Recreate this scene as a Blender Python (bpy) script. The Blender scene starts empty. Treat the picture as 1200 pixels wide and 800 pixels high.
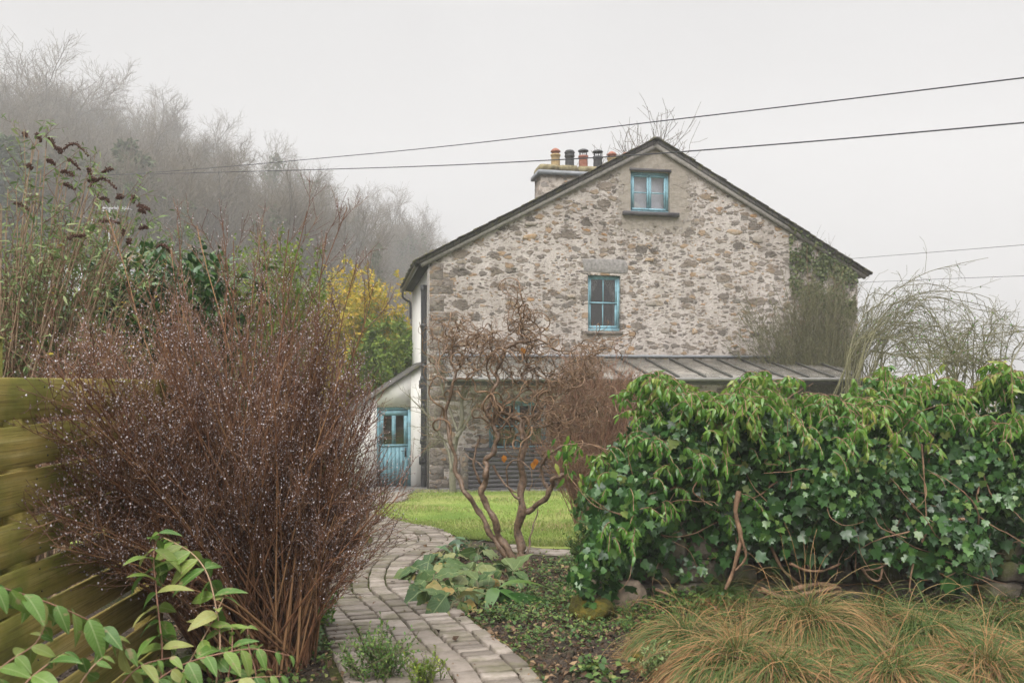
import bpy, math
import numpy as np
from mathutils import Vector, Matrix

# ------------------------------------------------------------------ camera, world, sun, exposure
S = bpy.context.scene
COL = S.collection
R = math.radians
F = 933.0                      # focal length in photo pixels (1200 wide)
CZ = 1.7                       # camera height
cam_d = bpy.data.cameras.new("camera"); cam = bpy.data.objects.new("camera", cam_d); COL.objects.link(cam)
cam.location = (0, 0, CZ); cam.rotation_euler = (R(90), 0, 0)
cam_d.sensor_width = 36; cam_d.lens = 36 * F / 1200; cam_d.shift_y = 43 / 1200
cam_d.clip_start = 0.05; cam_d.clip_end = 3000
cam_d.dof.use_dof = True; cam_d.dof.focus_distance = 8.5; cam_d.dof.aperture_fstop = 4.5
S.camera = cam

W = bpy.data.worlds.new("World"); S.world = W; W.use_nodes = True
nt = W.node_tree; nt.nodes.clear()
wo = nt.nodes.new("ShaderNodeOutputWorld"); bg = nt.nodes.new("ShaderNodeBackground")
sky = nt.nodes.new("ShaderNodeTexSky"); sky.sky_type = 'NISHITA'; sky.sun_disc = False
sky.sun_elevation = R(48); sky.sun_rotation = R(200); sky.dust_density = 6; sky.air_density = 1.5
hs = nt.nodes.new("ShaderNodeHueSaturation"); hs.inputs['Saturation'].default_value = 0.04
mx = nt.nodes.new("ShaderNodeMixRGB"); mx.inputs[0].default_value = 0.72; mx.inputs[2].default_value = (4.55, 4.5, 4.53, 1)
tc = nt.nodes.new("ShaderNodeTexCoord"); nz = nt.nodes.new("ShaderNodeTexNoise"); nz.inputs['Scale'].default_value = 1.8; nz.inputs['Detail'].default_value = 4
mr = nt.nodes.new("ShaderNodeMapRange"); mr.inputs[1].default_value = .3; mr.inputs[2].default_value = .7; mr.inputs[3].default_value = .93; mr.inputs[4].default_value = 1.03
ml = nt.nodes.new("ShaderNodeMixRGB"); ml.blend_type = 'MULTIPLY'; ml.inputs[0].default_value = 1
L = nt.links
L.new(sky.outputs[0], hs.inputs['Color']); L.new(hs.outputs[0], mx.inputs[1]); L.new(tc.outputs['Generated'], nz.inputs['Vector'])
L.new(nz.outputs['Fac'], mr.inputs[0]); L.new(mx.outputs[0], ml.inputs[1]); L.new(mr.outputs[0], ml.inputs[2])
sx = nt.nodes.new("ShaderNodeSeparateXYZ"); mz = nt.nodes.new("ShaderNodeMapRange"); mz.inputs[1].default_value = .42; mz.inputs[2].default_value = .95; mz.inputs[3].default_value = 1; mz.inputs[4].default_value = 4.4
mo_ = nt.nodes.new("ShaderNodeMixRGB"); mo_.blend_type = 'MULTIPLY'; mo_.inputs[0].default_value = 1
L.new(tc.outputs['Generated'], sx.inputs[0]); L.new(sx.outputs[2], mz.inputs[0]); L.new(ml.outputs[0], mo_.inputs[1]); L.new(mz.outputs[0], mo_.inputs[2])
L.new(mo_.outputs[0], bg.inputs[0]); L.new(bg.outputs[0], wo.inputs[0])
bg.inputs[1].default_value = 0.10

sun_d = bpy.data.lights.new("sun", 'SUN'); sun = bpy.data.objects.new("sun", sun_d); COL.objects.link(sun)
sun_d.energy = 1.5; sun_d.angle = R(40); sun_d.color = (1, .96, .9)
sun.rotation_euler = Vector((.30, .62, -.80)).to_track_quat('-Z', 'Y').to_euler()
S.view_settings.view_transform = 'Standard'; S.view_settings.look = 'None'; S.view_settings.gamma = 1
S.view_settings.use_curve_mapping = False
S.view_settings.exposure = 0.74
S.cycles.volume_bounces = 1; S.cycles.max_bounces = 6; S.cycles.diffuse_bounces = 3; S.cycles.transparent_max_bounces = 16
HAZE = 0.0021

rng = np.random.default_rng(7)

# ------------------------------------------------------------------ helpers
def A(x): return np.asarray(x, float)
def nrm(v): return v / np.maximum(np.linalg.norm(v, axis=-1, keepdims=True), 1e-9)
def PX(px, py, Z): return A([(px - 600) / F * Z, Z, CZ + (443 - py) / F * Z])
def sstep(a, b, x):
    t = np.clip((x - a) / (b - a), 0, 1); return t * t * (3 - 2 * t)
def GZ(x, y):
    x = A(x); y = A(y)
    g = -.07 * (np.clip(y, 2.5, 20.5) - 4.9)
    k = .45 * np.clip(-x / np.maximum(y, 5) / .6, 0, 1.25) ** .6
    h = np.clip(y - 45, 0, 125); h = np.where(h < 10, h * h / 20, h - 5)
    g = g + k * h - .035 * np.clip(y - 24, 0, 90) * sstep(.0, .3, x / np.maximum(y, 5))
    g = g + .02 * np.sin(x * 3.1) * np.cos(y * 2.3) * sstep(30, 8, y)
    g = g + .05 * sstep(.75, 1.5, x) * sstep(6.6, 6.0, y) * sstep(3, 4.5, y)
    return g
def GP(px, py):                       # ground point seen at a photo pixel
    Z = 4.0
    for _ in range(60):
        x = (px - 600) / F * Z; g = float(GZ(x, Z)); Z = .5 * Z + .5 * (CZ - g) / ((py - 443) / F)
    return A([(px - 600) / F * Z, Z, float(GZ((px - 600) / F * Z, Z))])

class MB:
    def __init__(s): s.v = []; s.r = []; s.f = []; s.q = []; s.n = 0
    def add(s, v, f, mat=0, rnd=0.0, uv=None):
        v = A(v).reshape(-1, 3); f = np.asarray(f, np.int64)
        s.v.append(v); s.r.append(np.broadcast_to(A(rnd), (len(v),)).copy())
        s.q.append(np.zeros((len(v), 3)) if uv is None else uv)
        s.f.append((f + s.n, mat)); s.n += len(v)
    def box(s, lo, hi, mat=0, rnd=0.0, M=None):
        (a, b, c), (d, e, g) = lo, hi
        v = A([[a,b,c],[d,b,c],[d,e,c],[a,e,c],[a,b,g],[d,b,g],[d,e,g],[a,e,g]])
        if M is not None: v = v @ M.T
        s.add(v, [[0,3,2,1],[4,5,6,7],[0,1,5,4],[1,2,6,5],[2,3,7,6],[3,0,4,7]], mat, rnd)
    def hexa(s, v, mat=0, rnd=0.0):
        s.add(v, [[0,3,2,1],[4,5,6,7],[0,1,5,4],[1,2,6,5],[2,3,7,6],[3,0,4,7]], mat, rnd)
    def build(s, name, mats, parent=None, smooth=False, off=None):
        v = np.concatenate(s.v)
        if off is None: off = A(parent.location) if parent is not None and parent.get('_off') else None
        if off is not None: v = v - A(off)
        me = bpy.data.meshes.new(name)
        me.vertices.add(len(v)); me.vertices.foreach_set('co', v.astype(np.float32).ravel())
        li = np.concatenate([f.ravel() for f, m in s.f]); tot = np.concatenate([np.full(len(f), f.shape[1]) for f, m in s.f])
        mi = np.concatenate([np.full(len(f), m) for f, m in s.f])
        st = np.concatenate([[0], np.cumsum(tot)[:-1]])
        me.loops.add(len(li)); me.loops.foreach_set('vertex_index', li.astype(np.int32))
        me.polygons.add(len(tot)); me.polygons.foreach_set('loop_start', st.astype(np.int32))
        me.polygons.foreach_set('material_index', mi.astype(np.int32))
        if smooth: me.polygons.foreach_set('use_smooth', np.ones(len(tot), bool))
        at = me.attributes.new('rnd', 'FLOAT', 'POINT'); at.data.foreach_set('value', np.concatenate(s.r).astype(np.float32))
        if any(q.any() for q in s.q): at = me.attributes.new('leafco', 'FLOAT_VECTOR', 'POINT'); at.data.foreach_set('vector', np.concatenate(s.q).astype(np.float32).ravel())
        me.update(calc_edges=True)
        for m in (mats if isinstance(mats, (list, tuple)) else [mats]): me.materials.append(m)
        o = bpy.data.objects.new(name, me); COL.objects.link(o)
        if parent is not None: o.parent = parent
        return o
def thing(name, label, cat, loc=(0, 0, 0), rz=0, group=None):
    o = bpy.data.objects.new(name, None); COL.objects.link(o); o.empty_display_size = .1
    o.location = [float(c) for c in loc]; o.rotation_euler = (0, 0, rz); o['label'] = label; o['category'] = cat
    if group: o['group'] = group
    if rz == 0: o['_off'] = 1
    return o
def tag(o, label=None, cat=None, group=None, kind=None):
    for k, v in (('label', label), ('category', cat), ('group', group), ('kind', kind)):
        if v: o[k] = v
    return o

def tubes(mb, P, Rd, k=5, mat=0, rnd=None):
    P = A(P); Rd = A(Rd); N, Q, _ = P.shape
    T = nrm(np.gradient(P, axis=1))
    a = np.where(np.abs(T[:, 0, 2:3]) < .9, A([[0, 0, 1.]]), A([[1., 0, 0]]))
    U = nrm(np.cross(T[:, 0], a)); Us = []
    for i in range(Q):
        U = nrm(U - T[:, i] * (U * T[:, i]).sum(-1, keepdims=True)); Us.append(U)
    U = np.stack(Us, 1); V = np.cross(T, U)
    an = np.arange(k) / k * 2 * np.pi
    ring = P[:, :, None] + Rd[:, :, None, None] * (np.cos(an)[None, None, :, None] * U[:, :, None] + np.sin(an)[None, None, :, None] * V[:, :, None])
    idx = np.arange(N * Q * k).reshape(N, Q, k); j = np.roll(idx, -1, 2)
    f = np.stack([idx[:, :-1], j[:, :-1], j[:, 1:], idx[:, 1:]], -1).reshape(-1, 4)
    if rnd is None: rnd = rng.random(N)
    mb.add(ring.reshape(-1, 3), f, mat, np.repeat(A(rnd), Q * k))
def smooth_path(pts, n):
    pts = A(pts); m = len(pts)
    t = np.linspace(0, m - 1, n); i = np.clip(t.astype(int), 0, m - 2); f = (t - i)[:, None]
    p0 = pts[np.clip(i - 1, 0, m - 1)]; p1 = pts[i]; p2 = pts[i + 1]; p3 = pts[np.clip(i + 2, 0, m - 1)]
    return .5 * ((2 * p1) + (-p0 + p2) * f + (2 * p0 - 5 * p1 + 4 * p2 - p3) * f**2 + (-p0 + 3 * p1 - 3 * p2 + p3) * f**3)
def grow(st, d, Ln, Q, wander=.15, up=0.0, curl=0.0):
    N = len(st); p = A(st).copy(); d = nrm(A(d)); out = [p.copy()]; step = (A(Ln) / (Q - 1))[:, None]
    ax = nrm(rng.normal(size=(N, 3)))
    for i in range(Q - 1):
        if curl:
            ax = nrm(ax + .35 * rng.normal(size=(N, 3))); d = d + curl * np.cross(ax, d)
        d = nrm(d + wander * rng.normal(size=(N, 3)) + A([0, 0, up])); p = p + d * step; out.append(p.copy())
    return np.stack(out, 1)
def spawn(P, Rd, m, t0=.3, t1=1.0, ang=.7, sd=.2):
    N, Q, _ = P.shape
    t = t0 + (t1 - t0) * (np.arange(m)[None] + rng.random((N, m))) / m
    x = t * (Q - 1); i = np.clip(x.astype(int), 0, Q - 2); f = (x - i)[..., None]
    n = np.arange(N)[:, None]
    pos = P[n, i] * (1 - f) + P[n, i + 1] * f; T = nrm(P[n, i + 1] - P[n, i])
    r = Rd[n, i] * (1 - f[..., 0]) + Rd[n, i + 1] * f[..., 0]
    q = nrm(np.cross(T, rng.normal(size=T.shape)))
    a = (ang + sd * rng.normal(size=t.shape))[..., None]
    d = np.cos(a) * T + np.sin(a) * q
    return pos.reshape(-1, 3), d.reshape(-1, 3), r.ravel(), t.ravel()
def taper(r0, r1, Q): return A(r0)[:, None] * (1 - np.linspace(0, 1, Q))[None] + A(r1)[:, None] * np.linspace(0, 1, Q)[None]
def fan(st, tgt, Q, bow=.25, wob=.02):    # stems from base points to targets, leaving upwards then leaning out
    st = A(st); tgt = A(tgt); N = len(st); Ln = np.linalg.norm(tgt - st, axis=1)
    c = st + (tgt - st) * .45; c[:, 2] += bow * Ln * (.4 + .6 * rng.random(N))
    t = np.linspace(0, 1, Q)[None, :, None]
    P = (1 - t)**2 * st[:, None] + 2 * t * (1 - t) * c[:, None] + t**2 * tgt[:, None]
    w = np.cumsum(rng.normal(size=P.shape) * wob * Ln[:, None, None] / Q, axis=1) * t
    return P + w
def inball(n, c, r, shell=.0):
    v = nrm(rng.normal(size=(n, 3))); q = rng.uniform(.78, 1.14, (n, 1)) * (shell + (1 - shell) * rng.random(n) ** (1 / 2.2))[:, None]
    return A(c) + v * q * A(r)

# leaf templates: x across, y along, z normal
def t_ovate(wd=.5, fold=.12, droop=.3, rows=5, peak=.42):
    ys = np.linspace(0, 1, rows); v = []
    for y in ys:
        w = wd / 2 * (max(math.sin(math.pi * min(1, y / peak * .5) if y < peak else math.pi * (.5 + .5 * (y - peak) / (1 - peak))), 0) ** .8)
        w = max(w, .012); z = -droop * y * y
        v += [(-w, y, z + fold * w * 2), (0, y, z), (w, y, z + fold * w * 2)]
    f = []
    for i in range(rows - 1):
        a = i * 3; f += [(a, a + 1, a + 4, a + 3), (a + 1, a + 2, a + 5, a + 4)]
    return A(v), np.array(f)
def t_ivy():
    v = [(0, .25, -.03), (0, 0, 0), (.22, -.08, .02), (.52, .12, .05), (.36, .38, .01), (.44, .62, .06), (.17, .66, 0), (0, 1, -.08),
         (-.17, .66, 0), (-.44, .62, .06), (-.36, .38, .01), (-.52, .12, .05), (-.22, -.08, .02)]
    return A(v), np.array([(0, i, i + 1) for i in range(1, 12)] + [(0, 12, 1)])
def t_dia(w=.5, z=.1): return A([(0, 0, 0), (w / 2, .5, z), (0, 1, -.05), (-w / 2, .5, z)]), np.array([(0, 1, 2), (0, 2, 3)])
def leaves(mb, tm, pos, axis, normal, sc, mat=0, rnd=None, wsc=1.0, vein=False):
    tv, tf = tm; pos = A(pos); N = len(pos); y = nrm(A(axis)); x = nrm(np.cross(y, A(normal))); z = np.cross(x, y)
    sc = np.broadcast_to(A(sc), (N,))[:, None, None]; wsc = np.broadcast_to(A(wsc), (N,))[:, None, None]
    V = pos[:, None] + sc * (tv[None, :, 0:1] * wsc * x[:, None] + tv[None, :, 1:2] * y[:, None] + tv[None, :, 2:3] * z[:, None])
    f = (tf[None] + (np.arange(N) * len(tv))[:, None, None]).reshape(-1, tf.shape[1])
    if rnd is None: rnd = rng.random(N)
    mb.add(V.reshape(-1, 3), f, mat, np.repeat(A(rnd), len(tv)), np.tile(np.stack([np.abs(tv[:, 0]), tv[:, 1], np.ones(len(tv))], 1), (N, 1)) if vein else None)
DROP = (A([(1,0,0),(-1,0,0),(0,1,0),(0,-1,0),(0,0,1),(0,0,-1)]), np.array([(0,2,4),(2,1,4),(1,3,4),(3,0,4),(2,0,5),(1,2,5),(3,1,5),(0,3,5)]))
def specks(mb, pos, r, mat=0):
    pos = A(pos); N = len(pos); r = np.broadcast_to(A(r), (N,))
    V = pos[:, None] + DROP[0][None] * r[:, None, None] * A([1, 1, 1.25])
    f = (DROP[1][None] + (np.arange(N) * 6)[:, None, None]).reshape(-1, 3); mb.add(V.reshape(-1, 3), f, mat, np.repeat(rng.random(N), 6))
def lump(mb, c, r, seed, mat=0, n=(10, 7), rough=.18, square=.55):   # an irregular stone
    g = np.random.default_rng(seed); nu, nv = n
    u = np.arange(nu) / nu * 2 * np.pi; w = np.linspace(-.5, .5, nv) * np.pi
    U, Wv = np.meshgrid(u, w); d = np.stack([np.cos(Wv) * np.cos(U), np.cos(Wv) * np.sin(U), np.sin(Wv)], -1)
    d = np.sign(d) * np.abs(d) ** square
    k = g.normal(size=(5, 3)) * 2.5; ph = g.random(5) * 6
    s = 1 + rough * np.sin((d @ k.T) + ph).mean(-1, keepdims=True) * 1.8
    v = A(c) + d * s * A(r); idx = np.arange(nu * nv).reshape(nv, nu); j = np.roll(idx, -1, 1)
    mb.add(v.reshape(-1, 3), np.stack([idx[:-1], j[:-1], j[1:], idx[1:]], -1).reshape(-1, 4), mat, g.random())
def lathe(mb, c, prof, k=14, mat=0):
    an = np.arange(k) / k * 2 * np.pi; pr = A(prof)
    v = np.stack([c[0] + pr[:, 0:1] * np.cos(an), c[1] + pr[:, 0:1] * np.sin(an), c[2] + np.repeat(pr[:, 1:2], k, 1)], -1)
    idx = np.arange(len(pr) * k).reshape(len(pr), k); j = np.roll(idx, -1, 1)
    mb.add(v.reshape(-1, 3), np.stack([idx[:-1], j[:-1], j[1:], idx[1:]], -1).reshape(-1, 4), mat)

# ------------------------------------------------------------------ materials
class NT:
    def __init__(s, name):
        s.m = bpy.data.materials.new(name); s.m.use_nodes = True; s.t = s.m.node_tree; s.t.nodes.clear()
        s.out = s.n('OutputMaterial')
    def n(s, ty, **kw):
        nd = s.t.nodes.new('ShaderNode' + ty)
        for k, v in kw.items():
            if hasattr(nd, k) and not k.startswith('i_'): setattr(nd, k, v)
        return nd
    def set(s, nd, **kw):
        for k, v in kw.items():
            k = k.replace('_', ' ')
            if isinstance(v, bpy.types.NodeSocket): s.t.links.new(v, nd.inputs[k])
            else: nd.inputs[k].default_value = v
        return nd
    def link(s, a, b): s.t.links.new(a, b)
    def co(s): return s.n('TexCoord').outputs['Object']
    def map(s, vec, sc): m = s.n('Mapping'); s.link(vec, m.inputs[0]); m.inputs['Scale'].default_value = sc; return m.outputs[0]
    def noise(s, vec, scale, det=4, rough=.6):
        nd = s.n('TexNoise'); s.link(vec, nd.inputs['Vector']); nd.inputs['Scale'].default_value = scale; nd.inputs['Detail'].default_value = det; nd.inputs['Roughness'].default_value = rough; return nd
    def ramp(s, fac, stops):
        r = s.n('ValToRGB'); s.link(fac, r.inputs[0]); e = r.color_ramp.elements
        while len(e) < len(stops): e.new(.5)
        for q, (p, c) in zip(e, stops): q.position = p; q.color = (*c, 1) if len(c) == 3 else c
        return r.outputs[0]
    def mix(s, f, a, b, mode='MIX'):
        m = s.n('MixRGB'); m.blend_type = mode
        for i, v in ((0, f), (1, a), (2, b)):
            if isinstance(v, bpy.types.NodeSocket): s.link(v, m.inputs[i])
            else: m.inputs[i].default_value = v if i == 0 else (*v, 1)
        return m.outputs[0]
    def math(s, op, a, b=0.0, clamp=False):
        m = s.n('Math'); m.operation = op; m.use_clamp = clamp
        for i, v in ((0, a), (1, b)):
            if isinstance(v, bpy.types.NodeSocket): s.link(v, m.inputs[i])
            else: m.inputs[i].default_value = v
        return m.outputs[0]
    def mr(s, v, a, b, c=0.0, d=1.0, smooth=False):
        m = s.n('MapRange'); s.link(v, m.inputs[0])
        if smooth: m.interpolation_type = 'SMOOTHSTEP'
        for i, q in ((1, a), (2, b), (3, c), (4, d)):
            if isinstance(q, bpy.types.NodeSocket): s.link(q, m.inputs[i])
            else: m.inputs[i].default_value = q
        return m.outputs[0]
    def bump(s, h, st=.5, dist=.02, nrm=None):
        b = s.n('Bump'); s.link(h, b.inputs['Height']); b.inputs['Strength'].default_value = st; b.inputs['Distance'].default_value = dist
        if nrm is not None: s.link(nrm, b.inputs['Normal'])
        return b.outputs[0]
    def pbr(s, col, rough=.8, spec=.3, normal=None, trans=0.0, metal=0.0):
        p = s.n('BsdfPrincipled')
        if isinstance(col, bpy.types.NodeSocket): s.link(col, p.inputs['Base Color'])
        else: p.inputs['Base Color'].default_value = (*col, 1)
        if isinstance(rough, bpy.types.NodeSocket): s.link(rough, p.inputs['Roughness'])
        else: p.inputs['Roughness'].default_value = rough
        p.inputs['Specular IOR Level'].default_value = spec; p.inputs['Metallic'].default_value = metal
        if normal is not None: s.link(normal, p.inputs['Normal'])
        o = p.outputs[0]
        if trans:
            t = s.n('BsdfTranslucent')
            if isinstance(col, bpy.types.NodeSocket): s.link(col, t.inputs[0])
            else: t.inputs[0].default_value = (*col, 1)
            m = s.n('MixShader'); m.inputs[0].default_value = trans; s.link(o, m.inputs[1]); s.link(t.outputs[0], m.inputs[2]); o = m.outputs[0]
        s.link(o, s.out.inputs['Surface']); return s.m
def m_leaf(name, stops, rough=.45, spec=.4, trans=.25, spot=None, vein=False):
    n = NT(name); a = n.n('Attribute'); a.attribute_name = 'rnd'
    c = n.ramp(a.outputs['Fac'], stops)
    nz = n.noise(n.co(), 40, 2); c = n.mix(n.mr(nz.outputs['Fac'], .35, .7, 0, .35), c, n.mix(1, c, (.55, .6, .5), 'MULTIPLY'))
    if vein:
        lc = n.n('Attribute'); lc.attribute_name = 'leafco'; sx_ = n.n('SeparateXYZ'); n.link(lc.outputs['Vector'], sx_.inputs[0])
        rib = n.mr(sx_.outputs[0], .0, .028, 1, 0); sv = n.math('SINE', n.math('MULTIPLY', n.math('SUBTRACT', sx_.outputs[1], n.math('MULTIPLY', sx_.outputs[0], .9)), 62.0))
        vv = n.math('MAXIMUM', rib, n.mr(sv, .72, 1, 0, .16)); c = n.mix(n.math('MULTIPLY', vv, .55), c, (.30, .36, .16)); tip = n.mr(sx_.outputs[1], .8, 1.0, 0, .5); c = n.mix(n.math('MULTIPLY', tip, n.mr(a.outputs['Fac'], .5, .9)), c, (.22, .16, .06)); bmp = n.bump(n.math('ADD', sv, n.math('MULTIPLY', rib, -2)), .12, .004)
    else: bmp = None
    if spot:
        n2 = n.noise(n.co(), spot[0], 3); c = n.mix(n.mr(n2.outputs['Fac'], .6, .68), c, spot[1])
    return n.pbr(c, rough, spec, bmp, trans=trans)
def m_bark(name, c1, c2, sc=18, rough=.75, spec=.3, tint=None, bump=.4):
    n = NT(name); co = n.co(); nz = n.noise(co, sc, 5); a = n.n('Attribute'); a.attribute_name = 'rnd'
    c = n.ramp(nz.outputs['Fac'], [(.3, c1), (.7, c2)])
    if tint: c = n.mix(n.mr(a.outputs['Fac'], .5, 1, 0, .8), c, tint)
    return n.pbr(c, rough, spec, n.bump(nz.outputs['Fac'], bump, .01))
def m_plain(name, c, rough=.6, spec=.3, var=.12, sc=6, metal=0.0):
    n = NT(name); nz = n.noise(n.co(), sc, 4)
    c = n.mix(n.mr(nz.outputs['Fac'], .3, .7), tuple(q * (1 - var) for q in c), tuple(min(1, q * (1 + var)) for q in c))
    return n.pbr(c, rough, spec, n.bump(nz.outputs['Fac'], .15, .01), metal=metal)

def m_rubble(name, mortar=((.61, .555, .52), (.385, .34, .31)), sc=1.2, dark=1.0, patch=None):
    n = NT(name); co = n.co()
    d = n.noise(co, 2.3, 3); off = n.n('VectorMath'); off.operation = 'MULTIPLY_ADD'
    n.link(d.outputs['Color'], off.inputs[0]); off.inputs[1].default_value = (.25, .25, .18); n.link(co, off.inputs[2])
    fine = n.noise(co, 13, 6, .72); fine2 = n.noise(co, 55, 4, .7); mid = n.noise(co, 6, 6, .72); big = n.noise(co, .6, 5, .65)
    stops = [(0, (.095, .083, .074)), (.22, (.165, .142, .122)), (.45, (.255, .21, .17)), (.66, (.19, .172, .155)), (.78, (.34, .225, .125)), (.88, (.29, .25, .20)), (1, (.42, .235, .10))]
    def layer(scale, c0, k_, rough, e):
        v = n.n('TexVoronoi'); v.feature = 'F1'; n.link(n.map(off.outputs[0], (scale * .78, scale, scale * 1.55)), v.inputs['Vector']); v.inputs['Scale'].default_value = 1; v.inputs['Randomness'].default_value = 1
        sp = n.n('SeparateColor'); n.link(v.outputs['Color'], sp.inputs[0])
        th = n.math('MULTIPLY', n.math('SUBTRACT', sp.outputs[0], c0), k_)
        dd = n.math('ADD', v.outputs['Distance'], n.mr(fine.outputs['Fac'], .25, .75, -rough, rough))
        return n.mr(n.math('SUBTRACT', th, dd), -e, e, 0, 1, True), n.ramp(sp.outputs[1], stops)
    k1, c1 = layer(2.3 * sc, .42, 0.95, .22, .07); k2, c2 = layer(4.4 * sc, .08, .66, .22, .075); k3, c3 = layer(9.5 * sc, .12, .72, .25, .11)
    mo = n.mix(n.mr(fine.outputs['Fac'], .3, .72), mortar[0], mortar[1])
    mo = n.mix(n.mr(mid.outputs['Fac'], .48, .68, 0, .6), mo, (.36, .315, .275)); mo = n.mix(n.mr(big.outputs['Fac'], .48, .7, 0, .5), mo, (.33, .29, .25))
    c1 = n.mix(n.mr(fine2.outputs['Fac'], .4, .62, 0, .55), c1, n.mix(1, c1, (.55, .53, .5), 'MULTIPLY')); c = n.mix(n.math('MULTIPLY', k3, .75), mo, c3); c = n.mix(n.math('MULTIPLY', k2, .9), c, c2); c = n.mix(n.math('MULTIPLY', k1, .93), c, c1)
    c = n.mix(n.mr(fine2.outputs['Fac'], .57, .67, 0, .65), c, (.11, .097, .087)); c = n.mix(n.mr(fine2.outputs['Fac'], .33, .42, .35, 0), c, (.60, .54, .49))
    st2 = n.noise(n.map(co, (1.2, 1, .5)), 1.1, 5, .7); c = n.mix(n.mr(st2.outputs['Fac'], .46, .68, 0, .7 * dark), c, n.mix(1, c, (.55, .52, .49), 'MULTIPLY'))
    h = n.math('ADD', n.math('ADD', n.math('MULTIPLY', n.math('MAXIMUM', k1, k2), .6), n.math('MULTIPLY', k3, .3)), n.math('MULTIPLY', fine.outputs['Fac'], .8))
    if patch:                                            # cement render round the attic window and along the verges
        xc, hw_, z0, rz, slope = patch; sx_ = n.n('SeparateXYZ'); n.link(co, sx_.inputs[0]); ax_ = n.math('ABSOLUTE', n.math('SUBTRACT', sx_.outputs[0], xc))
        wob = n.mr(mid.outputs['Fac'], .3, .7, -.28, .28)
        a_ = n.mr(n.math('ADD', n.math('SUBTRACT', hw_, ax_), wob), -.06, .10); b_ = n.mr(n.math('ADD', n.math('SUBTRACT', sx_.outputs[2], z0), wob), -.06, .10)
        v_ = n.mr(n.math('ADD', n.math('SUBTRACT', n.math('SUBTRACT', rz, n.math('MULTIPLY', ax_, slope)), sx_.outputs[2]), n.mr(mid.outputs['Fac'], .3, .7, -.2, .2)), .30, .22)
        pm = n.math('MAXIMUM', n.math('MULTIPLY', a_, b_), n.math('MULTIPLY', v_, n.mr(ax_, 2.6, 1.6)))
        pc = n.ramp(mid.outputs['Fac'], [(.3, (.20, .175, .145)), (.55, (.30, .265, .225)), (.75, (.36, .33, .29))]); c = n.mix(n.math('MULTIPLY', pm, .93), c, pc); h = n.math('MULTIPLY', h, n.mr(pm, 0, 1, 1, .25))
    return n.pbr(c, .92, .15, n.bump(h, .9, .05))

M = {}
M['rubble'] = m_rubble('lime_pointed_rubble', patch=(5.83, 1.02, 6.38, 8.71, 3.14 / 5.83))
M['rubble_dark'] = m_rubble('chimney_rubble', ((.43, .38, .335), (.27, .235, .20)), 1.1, 1.0)
M['quoin'] = m_rubble('dressed_stone', ((.27, .235, .205), (.17, .15, .13)), 1.6, 1.2)
M['lintel'] = m_plain('grey_lintel_stone', (.24, .225, .215), .9, .15, .35, 14)
n = NT('cement_render'); nz = n.noise(n.co(), 2.2, 6, .65); n2 = n.noise(n.co(), 22, 4)
M['render'] = n.pbr(n.ramp(nz.outputs['Fac'], [(.3, (.20, .175, .145)), (.55, (.29, .255, .215)), (.75, (.34, .31, .27))]), .95, .1, n.bump(n2.outputs['Fac'], .3, .01))
M['verge'] = m_plain('verge_mortar', (.21, .195, .175), .95, .1, .3, 12)
n = NT('slate'); co = n.co(); bt = n.n('TexBrick'); n.link(n.map(co, (1, 1, 1)), bt.inputs['Vector']); bt.inputs['Scale'].default_value = 3
bt.inputs['Color1'].default_value = (.07, .068, .066, 1); bt.inputs['Color2'].default_value = (.11, .10, .095, 1); bt.inputs['Mortar'].default_value = (.03, .03, .03, 1)
nz = n.noise(co, 5, 5); M['slate'] = n.pbr(n.mix(n.mr(nz.outputs['Fac'], .52, .66, 0, .75), bt.outputs['Color'], (.13, .125, .055)), .75, .3, n.bump(bt.outputs['Fac'], .4, .02))
n = NT('slate_edge'); nz = n.noise(n.co(), 7, 5); a = n.n('Attribute'); a.attribute_name = 'rnd'
c = n.ramp(a.outputs['Fac'], [(0, (.06, .056, .052)), (1, (.12, .11, .10))])
M['slate_edge'] = n.pbr(n.mix(n.mr(nz.outputs['Fac'], .5, .62, 0, .8), c, (.15, .14, .06)), .85, .2)
M['white'] = m_plain('limewash', (.66, .64, .615), .9, .15, .08, 3)
M['blue'] = m_plain('blue_paint', (.20, .365, .43), .55, .35, .25, 9)
M['blue_door'] = m_plain('faded_blue_paint', (.16, .30, .355), .6, .35, .25, 7)
M['black'] = m_plain('black_iron', (.022, .022, .024), .4, .5, .2, 8)
M['soffit'] = m_plain('dark_soffit', (.03, .03, .03), .8, .2)
M['lead'] = m_plain('lead_flashing', (.20, .21, .225), .5, .4, .2, 8)
M['gutter_grey'] = m_plain('pale_gutter', (.17, .165, .155), .5, .4, .2, 8)
M['bar'] = m_plain('glazing_bar', (.07, .068, .06), .7, .3, .3, 8)
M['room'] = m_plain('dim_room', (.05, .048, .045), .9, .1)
M['attic_sky_tone'] = m_plain('pale_sky_reflection', (.78, .78, .84), .9, .1)  # pale lilac-grey standing in for sky reflected in the attic panes
M['curtain'] = m_plain('net_curtain', (.17, .165, .16), .9, .1, .6, 16)
M['lamp_white'] = m_plain('white_paper', (.75, .75, .75), .8, .2)
M['chim_cap'] = m_plain('mossy_coping', (.20, .17, .10), .95, .1, .5, 7)
M['pot_buff'] = m_plain('buff_clay', (.34, .25, .13), .85, .2, .25, 9)
M['pot_red'] = m_plain('red_clay', (.26, .11, .075), .85, .2, .25, 9)
M['pot_dark'] = m_plain('sooty_clay', (.05, .05, .052), .8, .25, .3, 9)
M['slat'] = m_plain('charcoal_stain', (.075, .07, .075), .75, .3, .25, 8)
M['pave'] = m_plain('wet_flagstone', (.15, .14, .13), .6, .4, .3, 5)
n = NT('window_glass'); g = n.n('BsdfGlossy'); g.inputs['Roughness'].default_value = .03; t = n.n('BsdfTransparent'); lw = n.n('LayerWeight'); lw.inputs[0].default_value = .3
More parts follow.
